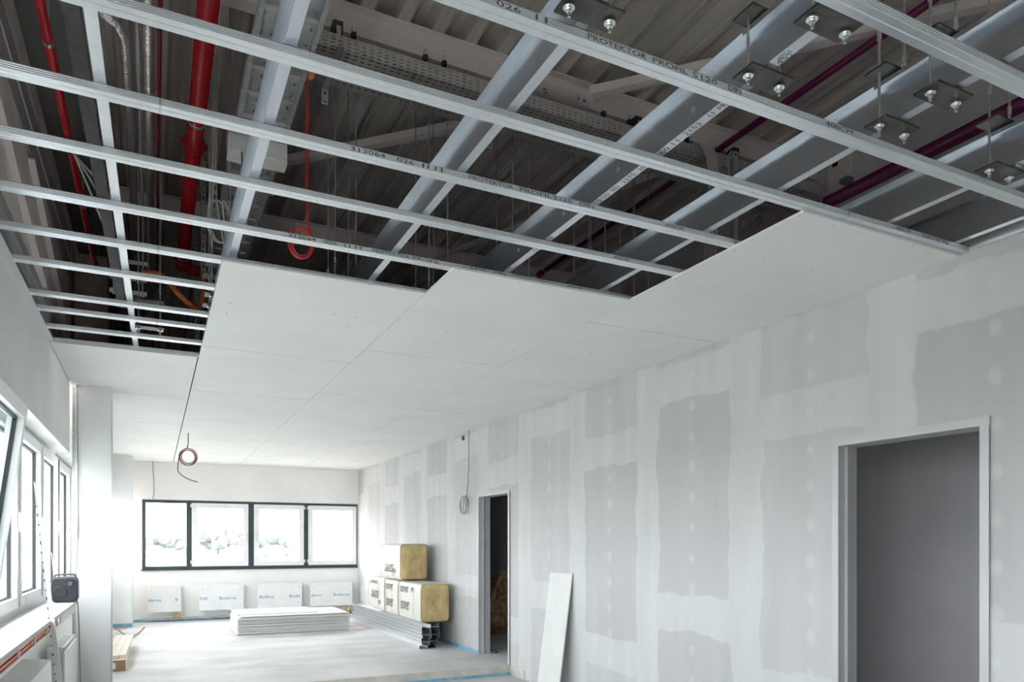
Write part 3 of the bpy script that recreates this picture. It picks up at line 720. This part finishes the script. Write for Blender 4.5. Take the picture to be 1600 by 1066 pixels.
for i in range(3):
    z = 4.43 + .03 * i
    cable('flexible_conduit', [(5.35, 4.97 + .02 * i, 4.72), (5.15, 5.0, 4.62 + .01 * i), (4.95, 5.0, 4.54 + .02 * i), (4.83 + .02 * i, 5.0, z), (4.90, 5.0, z - .04), (5.08, 5.02, z + .06)], .014, 'flex', 'silvery flexible conduit looped near the corridor wall', group='flexible conduits by the corridor wall', n=10)
ob = thing('outlet_box', (5.36, 4.42, 4.66), 'white wall box high on the corridor wall above the tray end', 'box')
box('case', 'steel_white', 5.38, 5.418, 4.30, 4.52, 4.66, 4.90, ob); box('lid', 'gasket', 5.372, 5.38, 4.42, 4.47, 4.82, 4.85, ob); box('lid_arm', 'steel_grey', 5.30, 5.38, 4.26, 4.34, 4.60, 4.64, ob)
for x, y, z, lb in [(.772, 4.05, 4.06, 'orange plastic clip on the cable ladder rail near the tray'), (.772, 5.55, 4.06, 'orange plastic clip on the far part of the ladder rail')]:
    tag(MB().hexa([(x, y, z), (x + .02, y, z), (x + .015, y + .06, z + .02), (x, y + .06, z + .02), (x, y, z + .05), (x + .02, y, z + .05), (x + .015, y + .05, z + .09), (x, y + .05, z + .09)]).build('cable_clip', 'orange'), lb, 'clip')
tag(MB().tube(spline([(-.10, 6.915, 3.806), (.06, 6.90, 3.80), (.18, 6.75, 3.62), (.30, 6.85, 3.56), (.39, 7.10, 3.65), (.405, 7.13, 3.95)], 6), .022, 8).build('orange_duct', 'orange_cable'), 'orange corrugated duct lying beyond the red main', 'duct')
for i, (a, b) in enumerate([(-.36, -.2), (-.34, -.22), (-.32, -.24)]):
    cable('pale_cable', [(-.50, 5.6 + i * .05, 4.15), (-.40 + i * .03, 5.8, 3.95 + i * .03), (a + .02 + i * .03, 6.0, 3.84 + i * .03), (b, 6.37, 3.615 + i * .02), (b + .03, 7.2, 3.6 + i * .03)], .007, 'white_cable', 'pale cable sagging from the slim red pipe to the support frame', group='pale cables sagging by the slim red pipe')

# ================================================================== ALONG THE WINDOW WALL
sl = thing('window_sill', (-.70, 2.6, .985), 'long pale sill board below the window band carrying the radio', 'window sill')
box('board', 'sill', -.80, -.60, -2.5, 7.32, .982, 1.0, sl)
box('back_strip', 'galv_dull', -.845, -.80, -2.5, 7.32, .955, .975, sl)
box('front_edge', 'board_edge', -.602, -.597, -2.5, 7.32, .976, 1.0, sl)
ct = thing('cable_trough', (-.70, 3, .915), 'open cable trough with white dividers below the sill board', 'cable trough')
box('base', 'steel_white', -.83, -.605, -2.5, 6.15, .91, .918, ct); box('lip', 'steel_white', -.608, -.604, -2.5, 6.15, .905, .924, ct)
box('back', 'steel_white', -.84, -.83, -2.5, 7.3, .905, .982, ct); box('cover', 'sill', -.612, -.604, 6.15, 7.25, .912, .972, ct)
for k in range(15): box('divider', 'steel_white', -.610, -.602, -1.5 + k * .53, -1.485 + k * .53, .918, .982, ct)
for i in range(14):
    pts = [(-.624 - .021 * (i % 5) + random.uniform(-.0025, .0025), -1.5 + j * .42, .930 + .0195 * (i // 5) + random.uniform(-.002, .002)) for j in range(19)]
    cable('orange_cable', pts, .0075, 'orange_cable', 'orange cable among the bunch lying in the open trough', group='orange cables in the sill trough', k=3, n=6)

def radiator(x0, x1, y0, y1, z0, z1, label, covered):
    r = thing('radiator', ((x0 + x1) / 2, (y0 + y1) / 2, z0), label, 'radiator')
    m = 'film' if covered else 'radiator'
    for x in (x0 + .012, x1 - .024):
        box('panel', 'radiator', x, x + .012, y0, y1, z0, z1, r)
    box('side_cover', m, x0, x1, y0 - .004, y0, z0 + .01, z1, r)
    if covered:
        MB().hexa([(x0 - .01, y0 - .02, z0 + .1), (x1 + .01, y0 - .02, z0 + .1), (x1 + .01, y1, z0 + .1), (x0 - .01, y1, z0 + .1), (x0 - .005, y0 - .01, z1 + .03), (x1 - .02, y0 - .01, z1 + .01), (x1 - .01, y1, z1 + .015), (x0, y1, z1 + .03)]).build('cover_sheet', 'film', r)
    n = 10
    for k in range(n):
        y = y0 + (y1 - y0) * (k + .2) / n
        box('top_slat', m, x0 + .03, x1 - .03, y, y + (y1 - y0) / n * .5, z1 - .008, z1, r)
    MB().lathe((x1 - .02 if False else (x0 + x1) / 2, y0 - .01, z1 - .09), [(.028, -.02), (.030, -.015), (.022, .0), (.012, .012)], 14, 'Y').build('valve_knob', 'alu', r)
    box('bracket', 'alu', x0 - .008, x0 + .02, y0 + .1, y0 + .13, z0 + .1, z1 - .05, r)
    return r
radiator(-.825, -.645, 4.3, 6.05, .05, .66, 'radiator under the sill wrapped in a pale grey cover sheet', True)
r2 = radiator(-.80, -.67, 7.15, 8.15, .02, .62, 'bare white radiator with a round valve beside the column', False)
MB().box(-.665, -.655, 6.95, 8.0, .02, .60).build('leaning_panel', 'radiator', r2)

rd = thing('jobsite_radio', (-.68, 7.2, 1.0), 'dusty dark jobsite radio standing on the end of the sill', 'radio')
def rounded(mb, x0, x1, y0, y1, z0, z1, r, n=4):
    pts = []
    for cx, cz, a in ((x1 - r, z1 - r, 0), (x0 + r, z1 - r, 90), (x0 + r, z0 + r, 180), (x1 - r, z0 + r, 270)):
        for k in range(n + 1):
            t = R(a + 90 * k / n); pts.append((cx + r * math.cos(t), cz + r * math.sin(t)))
    k = len(pts)
    mb.add([(p[0], y0, p[1]) for p in pts] + [(p[0], y1, p[1]) for p in pts], [(i, (i + 1) % k, k + (i + 1) % k, k + i) for i in range(k)] + [tuple(range(k)), tuple(reversed(range(k, 2 * k)))])
    return mb
rounded(MB(), -.765, -.585, 7.10, 7.28, 1.012, 1.20, .035).build('case', 'radio', rd)
rounded(MB(), -.772, -.578, 7.125, 7.255, 1.0, 1.215, .04).build('bumper', 'radio_grey', rd)
MB().tube(spline([(-.75, 7.17, 1.205), (-.74, 7.17, 1.232), (-.61, 7.17, 1.232), (-.60, 7.17, 1.205)], 4), .009, 8).build('carry_handle', 'radio_grey', rd)
MB().lathe((-.63, 7.098, 1.16), [(.018, -.012), (.018, .003)], 14, 'Y').build('tuning_knob', 'radio_grey', rd)
MB().lathe((-.70, 7.099, 1.09), [(.045, -.004), (.05, .002)], 20, 'Y').build('speaker_grille', 'gasket', rd)
MB().tube([(-.755, 7.2, 1.20), (-.775, 7.2, 1.42)], .003, 6).build('aerial', 'alu', rd)
cable('power_lead', [(-.60, 7.2, 1.02), (-.585, 7.2, .98), (-.57, 7.15, .75), (-.56, 7.1, .45), (-.54, 7.0, .1), (-.50, 6.9, ZLOW + .01)], .004, 'grey_cable', 'dark lead hanging from the radio down to the floor')
cable('power_lead', [(-.675, 8.255, 3.055), (-.672, 8.255, 2.4), (-.668, 8.255, 1.9), (-.673, 8.25, 1.5), (-.675, 8.1, 1.22), (-.66, 7.3, 1.05)], .005, 'grey_cable', 'dark lead running up the edge of the column to the ceiling')
stf = thing('straightedge', (-.45, 5.5, ZLOW), 'long pale aluminium straightedge with dark marks leaning on the sill edge', 'straightedge')
a = Vector((-.47, 5.42, ZLOW)); b = Vector((-.685, 5.55, 1.87))
MB().hexa([a + Vector((-.026, -.009, 0)), a + Vector((.026, -.009, 0)), a + Vector((.026, .009, 0)), a + Vector((-.026, .009, 0)), b + Vector((-.010, -.009, .03)), b + Vector((.008, -.009, 0)), b + Vector((.008, .009, 0)), b + Vector((-.010, .009, .03))]).build('bar', 'alu', stf)
d = (b - a)
mk = MB()
for k in range(22):
    q = .3 + k * .03; p = a + d * q + Vector((-.020 + .013 * q, -.0105, 0)); mk.bar(p, p + d * (.004 + .003 * (k % 3)), .007, .003, (0, 1, 0))
mk.build('graduation', 'ink', stf)

# ================================================================== FAR END OF THE ROOM
TX = [[('derus', -.10, .12), ('B', .37, .41)], [('rus', .80, .93), ('Buderus', 1.15, 1.46)], [('Buderus', 1.90, 2.18), ('Bude', 2.48, 2.69)], [('derus', 2.91, 3.12), ('Buderus', 3.37, 3.70)]]
RL = ['narrow film wrapped radiator beside the corner pilaster', 'film wrapped radiator with smudged wrapping under the second window pane', 'film wrapped radiator behind the stack of plasterboard', 'film wrapped radiator in the corner by the insulation bales']
for (x0, x1), tx, lb in zip([(-.10, .465), (.785, 1.595), (1.866, 2.72), (2.895, 3.765)], TX, RL):
    r = thing('wall_radiator', ((x0 + x1) / 2, 15.28, .19), lb, 'radiator', 'radiators under the end window')
    fp = box('panel', 'film', x0, x1, 15.235, 15.265, .19, .685, r); box('rear_panel', 'radiator', x0, x1 + .03, 15.32, 15.34, .19, .67, r)
    box('top_grille', 'radiator', x0, x1 + .02, 15.265, 15.32, .655, .67, r)
    for s, xa, xb in tx: lettering(MB(), s, (xa, 15.234, .395), (1, 0, 0), (0, 0, 1), xb - xa, .055).build('lettering', 'blue_ink', fp)
    for xx in (x0 + .06, x1 - .06):
        for zz in (.28, .60): MB().lathe((xx, 15.233, zz), [(.010, -.002), (.010, .003)], 8, 'Y').build('staple', 'galv_dull', fp)
    v = MB().lathe((x1 - .06, 15.28, .06), [(.022, 0), (.028, .02), (.02, .06), (.012, .13)], 10); v.lathe((x1 - .12, 15.28, .06), [(.018, 0), (.018, .04), (.010, .13)], 10)
    v.build('valve', 'brass', r)
hp = thing('heating_pipe', (1.8, 15.3, .05), 'pair of thin grey heating pipes along the foot of the end wall', 'pipe')
for z in (.045, .075): MB().tube([(-.2, 15.30, z), (3.8, 15.30, z)], .011, 8).build('tube', 'galv_dull', hp)

for k in range(22):
    x0 = 1.205 + random.uniform(-.012, .03) + (k > 18) * .04; y0 = 12.50 + random.uniform(-.012, .035)
    x1 = 3.05 + random.uniform(-.02, .02) - (0.62 if False else 0)
    z = k * .0138
    o = MB().box(x0, x1, y0, y0 + 1.24, z, z + .0125).build('plasterboard_sheet', 'stack_board')
    tag(o, 'plasterboard sheet in the low stack lying before the radiators', 'plasterboard', 'plasterboard sheets in the low stack')
o = MB().box(1.23, 2.55, 12.75, 13.78, .3036, .3161).build('plasterboard_sheet', 'board'); tag(o, 'loose shorter plasterboard sheet lying on top of the low stack', 'plasterboard')

def profile(x, y0, y1, z, up, label):
    w, h = .125, .046; t = thing('metal_profile', (x + w / 2, (y0 + y1) / 2, z), label, 'metal profile', 'galvanized profiles stacked by the partition')
    if up: path = [(x + .012, z + h), (x, z + h), (x, z), (x + w, z), (x + w, z + h), (x + w - .012, z + h)]
    else: path = [(x + w - .012, z), (x + w, z), (x + w, z + h), (x, z + h), (x, z), (x + .012, z)]
    MB().sheet(path, .0016, 'Y', y0, y1).build('channel', 'galv', t); return t
z = 0
for k in range(7):
    ox = [3.37, 3.39, 3.40, 3.38, 3.405, 3.405, 3.405][k]
    for s in (0, 1): profile(ox + s * .128 + (0.02 if k == 3 else 0), 9.72 + random.uniform(0, .06) - .03 * (k == 3), 13.75 + random.uniform(-.1, .05), z, k % 2 == 0, 'galvanized stud profile in the stack below the insulation bales')
    z += .0505

def bale(y0, y1, x0, z0, label, txts, w=.455, h=.565):
    t = thing('insulation_bale', (x0 + w / 2, (y0 + y1) / 2, z0), label, 'insulation bale', 'wrapped insulation bales')
    n = 40; cx, cz = x0 + w / 2, z0 + h / 2
    def loop(y, sx, sz):
        out = []
        for k in range(n):
            a = 2 * math.pi * k / n; c, s = math.cos(a), math.sin(a); e = .22
            out.append((cx + sx * w / 2 * math.copysign(abs(c) ** e, c), y, cz + sz * h / 2 * math.copysign(abs(s) ** e, s)))
        return out
    def skin(ys):
        mb = MB()
        for (y, s) in ys: mb.v += loop(y, s, s)
        for i in range(len(ys) - 1):
            for j in range(n): mb.f.append((i * n + j, (i + 1) * n + j, (i + 1) * n + (j + 1) % n, i * n + (j + 1) % n))
        return mb
    L = y1 - y0
    wr = skin([(y0 + .004, .965), (y0 + .02, .985), (y0 + .08, .995)] + [(y0 + L * q, .992 + .008 * math.sin(q * 40)) for q in (.2, .35, .5, .65, .8)] + [(y1 - .08, .99), (y1 - .02, .985), (y1 - .004, .96)])
    wo = wr.build('wrap', 'wrap', t, smooth=True)
    co = skin([(y0 + .03, .0), (y0 - .012, .30), (y0 - .008, .62), (y0 + .002, .9), (y0 + .012, .955), (y1 - .012, .95), (y1, .9), (y1 + .008, .5), (y1 + .01, .0)])
    wc = co.build('wool_core', 'wool', t, smooth=True)
    rg = MB()
    for rr, yy in ((.42, -.0135), (.66, -.0095), (.25, -.010)):
        rg.tube([(cx + rr * w / 2 * math.cos(q * math.pi / 16), y0 + yy + .002, cz + rr * h / 2 * math.sin(q * math.pi / 16)) for q in range(32)], .004, 5, True)
    rg.build('roll_ring', 'wool_loose', wc)
    xx = x0 - .0035
    for s, ya, wd, za, ht, fl in txts:
        mb = MB()
        if fl: lettering(mb, s, (xx, ya - wd, za + ht), (0, 1, 0), (0, 0, -1), wd, ht)
        else: lettering(mb, s, (xx, ya, za), (0, -1, 0), (0, 0, 1), wd, ht)
        mb.build('lettering', 'ink', wo)
    mb = MB()
    for ya in (y1 - .09, y0 + .30):
        for k in range(9): mb.add([(xx, ya, z0 + .06 + k * .05), (xx, ya - .012, z0 + .06 + k * .05), (xx, ya - .012, z0 + .09 + k * .05), (xx, ya, z0 + .09 + k * .05)], [(0, 1, 2, 3)])
    mb.build('printed_dashes', 'ink', wo, kind='stuff')
    return t
ZB = .358
bale(9.80, 10.84, 3.395, ZB, 'wool bale lying over the open ends of the stacked profiles', [('isover', 10.70, .42, ZB + .14, .18, False), ('isover', 10.72, .40, ZB + .40, .13, False), ('040', 10.22, .13, ZB + .43, .07, False)])
bale(10.875, 11.575, 3.395, ZB, 'wrapped bale squeezed between two others on the stacked profiles', [('isover', 11.48, .38, ZB + .13, .18, False), ('isover', 11.48, .38, ZB + .40, .13, False)])
bale(11.615, 12.62, 3.395, ZB, 'wrapped bale at the window end of the stacked profiles', [('isover', 12.38, .44, ZB + .16, .18, True), ('isover', 12.42, .44, ZB + .43, .09, True), ('040', 11.95, .15, ZB + .12, .07, True)])
bale(10.60, 11.70, 3.345, ZB + .575, 'topmost insulation bale resting across the lower row', [('isover', 11.40, .46, ZB + .575 + .06, .18, True), ('040', 10.95, .15, ZB + .575 + .10, .08, True)], h=.56)

lb = MB(); x0, x1 = 3.755, 3.922
lb.hexa([(x0, 6.52, ZLOW), (x0 + .0125, 6.52, ZLOW), (x0 + .0125, 6.98, ZLOW), (x0, 6.98, ZLOW), (x1, 6.505, 1.18), (x1 + .0125, 6.505, 1.18), (x1 + .0125, 6.965, 1.18), (x1, 6.965, 1.18)])
tag(lb.build('plasterboard_offcut', 'stack_board'), 'tall narrow plasterboard offcut leaning against the partition', 'plasterboard')

# coiled cables hanging from the ceiling
Y = 11.22
cable('hanging_cable', [(.435, Y, ZC), (.435, Y, 2.92), (.42, Y, 2.85), (.37, Y, 2.82)] + coil(.435, Y, 2.72, .105, .11, 3.1, .05, 2.6) + [(.30, Y, 2.55), (.33, Y, 2.48), (.43, Y, 2.41), (.56, Y, 2.37)], .0065, 'maroon', 'reddish cable tied in a coil hanging from the plasterboard ceiling', k=3)
Y = 9.22
cable('hanging_cable', [(3.90, Y, ZC), (3.90, Y, 2.8), (3.90, Y + .02, 2.45), (3.89, Y + .06, 2.16)] + coil(3.87, Y + .10, 2.03, .10, .115, 3.3, .04, 1.6, 'YZ'), .0055, 'grey_cable', 'grey cable coil hanging beside the far doorway', k=3)
cable('hanging_cable', [(-.02, 15.36, ZC), (-.01, 15.36, 2.8), (.0, 15.36, 2.5), (-.02, 15.36, 2.34)], .007, 'grey_cable', 'thin dark cable dropping to the corner of the end window')
tag(MB().lathe((3.932, 9.5, 2.96), [(.02, 0), (.024, .01), (.024, .05), (.02, .06)], 10).build('cable_stub', 'ink'), 'small dark cable stub poking from the partition near the ceiling', 'cable stub')

# long cartons behind the column
cr = thing('long_carton', (-.46, 10.6, 0), 'long brown ended carton with a white label on the screed', 'carton')
box('body', 'carton_white', -.62, -.30, 9.64, 11.5, 0, .125, cr); box('end_flap', 'carton', -.622, -.298, 9.625, 9.64, 0, .128, cr); box('label_sticker', 'frame_white', -.52, -.40, 9.62, 9.625, .03, .10, cr)
for k in range(4):
    tag(MB().hexa([(-.60 + k * .075, 9.7 + k * .03, .128), (-.528 + k * .075, 9.7 + k * .03, .128), (-.493 + k * .075, 11.9, .128), (-.565 + k * .075, 11.9, .128), (-.60 + k * .075, 9.7 + k * .03, .168), (-.528 + k * .075, 9.7 + k * .03, .168), (-.493 + k * .075, 11.9, .168), (-.565 + k * .075, 11.9, .168)]).build('trim_strip', 'carton_white'),
        'long pale strip lying on the brown ended carton', 'strip', 'pale strips on the carton')
cable('floor_cable', [(-.60, 11.9, .35), (-.5, 12.3, .22), (-.35, 12.6, .06), (-.25, 13.4, .012), (-.15, 14.4, .012)], .008, 'carton', 'brown cable trailing over the screed by the cartons')
cable('floor_cable', [(-.62, 11.5, .5), (-.58, 11.6, .3), (-.45, 11.7, .12), (-.25, 11.8, .14), (-.12, 12.0, .25)], .005, 'grey_cable', 'thin dark cable curving up over the cartons')
cable('floor_cable', [(-.62, 12.0, .25), (-.5, 12.2, .22), (-.42, 12.4, .2), (-.36, 12.5, .21)], .008, 'orange_cable', 'short orange cable end near the column foot')
cable('floor_cable', [(3.1, 12.45, .01), (3.2, 12.3, .012), (3.3, 12.45, .01), (3.38, 12.5, .01)], .006, 'red_cable', 'short red cable scrap beside the plasterboard stack')
bx = thing('white_cabinet', (-.74, 13.2, .2), 'narrow white service cabinet on the window wall by the pilaster', 'cabinet')
box('body', 'radiator', -.85, -.62, 13.0, 13.5, .28, .72, bx); box('door', 'frame_white', -.63, -.61, 13.02, 13.48, .30, .70, bx); box('pull', 'grey_cable', -.612, -.606, 13.05, 13.07, .45, .52, bx)

# corridor: loose wool and an offcut behind the far doorway
def lump(name, c, r, label, m, seed, sq=(1, 1, 1)):
    bm = bmesh.new(); bmesh.ops.create_icosphere(bm, subdivisions=4, radius=1)
    rnd = random.Random(seed); ph = [(rnd.uniform(2, 7), Vector((rnd.uniform(-1, 1), rnd.uniform(-1, 1), rnd.uniform(-1, 1))).normalized(), rnd.uniform(0, 6)) for _ in range(14)]
    for v in bm.verts:
        d = v.co.normalized(); e = 1 + sum(.035 * math.sin(f * d.dot(a) + p) for f, a, p in ph) + rnd.uniform(-.02, .02)
        q = Vector((math.copysign(abs(d.x) ** .6, d.x), math.copysign(abs(d.y) ** .6, d.y), math.copysign(abs(d.z) ** .6, d.z)))
        v.co = Vector((q.x * r[0], q.y * r[1], q.z * r[2])) * e * .85
    me = bpy.data.meshes.new(name); bm.to_mesh(me); bm.free(); me.materials.append(M[m])
    zmin = min(v.co.z for v in me.vertices)
    o = bpy.data.objects.new(name, me); C.objects.link(o); o.location = (c[0], c[1], c[2] - zmin); return tag(o, label, 'insulation')
lump('insulation_heap', (5.12, 11.25, 0), (.25, .55, .27), 'crumpled heap of loose insulation wool beyond the far doorway', 'wool_loose', 3)
lump('insulation_heap', (5.22, 11.05, .50), (.17, .45, .24), 'folded insulation wool piled on the loose heap', 'wool_loose', 9)
slab = MB().bar((5.05, 11.0, .05), (5.38, 10.8, .98), .5, .08, (0, 1, 0)); tag(slab.build('insulation_slab', 'wool_loose'), 'flat insulation slab leaning on the corridor wall', 'insulation')
tag(MB().sheet([(4.15, .0), (4.15, .03), (4.20, .03), (4.20, .0)], .002, 'Y', 8.9, 9.15).build('profile_offcut', 'galv'), 'short metal profile offcut on the floor of the far doorway', 'metal offcut')
tag(MB().hexa([(3.35, 7.25, ZLOW), (3.55, 7.22, ZLOW), (3.5, 7.30, ZLOW), (3.38, 7.32, ZLOW), (3.37, 7.26, ZLOW + .012), (3.53, 7.235, ZLOW + .012), (3.49, 7.29, ZLOW + .012), (3.39, 7.31, ZLOW + .012)]).build('rubble_chip', 'step'), 'small flat chip of rubble on the lower floor by the step', 'rubble')

# ================================================================== OUTSIDE
ZG = -.15
gr = MB().box(-220, 260, -60, 400, ZG - .5, ZG); gr.build('ground', 'ground', kind='structure')
def tree(x, y, h, w, seed, label):
    t = thing('tree', (x, y, ZG), label, 'tree', 'hazy trees outside the windows'); rnd = random.Random(seed)
    MB().tube([(x, y, ZG), (x + .1, y, ZG + h * .4), (x, y, ZG + h * .7)], [.16, .12, .06], 8).build('trunk', 'bark', t)
    mb = MB(); bm = bmesh.new()
    for k in range(16):
        a = rnd.uniform(0, 6.28); rr = rnd.uniform(0, .5) * w; zz = ZG + h * rnd.uniform(.35, .80); s = min(w, h) * rnd.uniform(.18, .28)
        g = bmesh.ops.create_icosphere(bm, subdivisions=3, radius=s, matrix=Matrix.Translation((x + rr * math.cos(a), y + rr * math.sin(a), zz)))
        for v in g['verts']: v.co += Vector((rnd.uniform(-1, 1), rnd.uniform(-1, 1), rnd.uniform(-1, 1))) * s * .12
    bm.verts.ensure_lookup_table(); mb.add([tuple(v.co) for v in bm.verts], [tuple(v.index for v in f.verts) for f in bm.faces]); bm.free()
    mb.build('crown', 'leaf', t, smooth=True)
for i, (px, y, h, w) in enumerate([(.010, 118, 3.4, 4.6), (.050, 130, 3.0, 5), (.074, 112, 4.6, 4.6), (.104, 120, 4.3, 6.0), (.148, 116, 3.6, 4.8), (.176, 126, 3.2, 6), (.200, 134, 2.8, 5), (-.04, 128, 3.6, 6)]):
    tree(px * y, y, h, w, i + 3, ['rounded hazy tree beyond the parked cars', 'tall hazy tree behind the lamp post', 'low bushy tree near the gabled building'][0 if i in (0, 1, 7) else (1 if i in (2, 3) else 2)])
lp = thing('lamp_post', (6.0, 88, ZG), 'pale twin headed lamp post outside the end window', 'lamp post')
MB().tube([(6.0, 88, ZG), (6.0, 88, 3.2)], [.2, .14], 10).build('pole', 'house', lp)
for s in (-1, 1): MB().bar((6.0, 88, 3.1), (6.0 + s * .9, 88, 3.4), .3, .16).build('lamp_head', 'house_roof', lp)
hb = thing('gabled_building', (17, 64, ZG), 'white gabled building outside the corner window pane', 'building')
MB().add([(12.6, 60, ZG), (23, 60, ZG), (23, 60, 3.2), (15.0, 60, 4.6), (12.6, 60, 3.5), (12.6, 78, ZG), (23, 78, ZG), (23, 78, 3.2), (15.0, 78, 4.6), (12.6, 78, 3.5)], [(0, 1, 2, 3, 4), (9, 8, 7, 6, 5), (0, 4, 9, 5), (1, 6, 7, 2)]).build('walls', 'house', hb)
MB().add([(12.4, 59.8, 3.45), (15.0, 59.8, 4.68), (23, 59.8, 3.3), (12.4, 78, 3.45), (15.0, 78, 4.68), (23, 78, 3.3), (12.4, 59.8, 3.55), (15.0, 59.8, 4.8), (23, 59.8, 3.42), (12.4, 78, 3.55), (15.0, 78, 4.8), (23, 78, 3.42)],
         [(0, 1, 7, 6), (1, 2, 8, 7), (6, 7, 10, 9), (7, 8, 11, 10), (0, 6, 9, 3), (2, 5, 11, 8), (0, 3, 4, 1), (1, 4, 5, 2)]).build('roof', 'house_roof', hb)
ring(MB(), 'Y', 59.85, 60, 14.1, 16.2, ZG, 3.0, .18).build('gate_frame', 'car_blue', hb)
def car(x, y, m, label):
    c = thing('parked_car', (x, y, ZG), label, 'car', 'parked cars outside')
    MB().hexa([(x - 2, y - .85, ZG + .3), (x + 2, y - .85, ZG + .3), (x + 2, y + .85, ZG + .3), (x - 2, y + .85, ZG + .3), (x - 1.9, y - .8, ZG + .85), (x + 1.9, y - .8, ZG + .8), (x + 1.9, y + .8, ZG + .8), (x - 1.9, y + .8, ZG + .85)]).build('body', m, c)
    MB().hexa([(x - 1.6, y - .75, ZG + .84), (x + 1.0, y - .75, ZG + .82), (x + 1.0, y + .75, ZG + .82), (x - 1.6, y + .75, ZG + .84), (x - 1.2, y - .6, ZG + 1.4), (x + .4, y - .6, ZG + 1.4), (x + .4, y + .6, ZG + 1.4), (x - 1.2, y + .6, ZG + 1.4)]).build('cabin', 'car_glass', c)
    for dx in (-1.25, 1.25):
        for dy in (-.85, .75): MB().lathe((x + dx, y + dy, ZG + .32), [(.32, 0), (.32, .1)], 12, 'Y').build('wheel', 'tyre', c)
for i in range(7): car(.2 + i * 4.6 + (i > 3) * 3.2, 92 + (i % 2) * 2.4, 'car_blue' if i in (1, 4, 5) else 'car_white', 'dark blue car parked beyond the end window' if i in (1, 4, 5) else 'white car parked beyond the end window')

for o in scene.objects:
    if 'wl' in o: del o['wl']
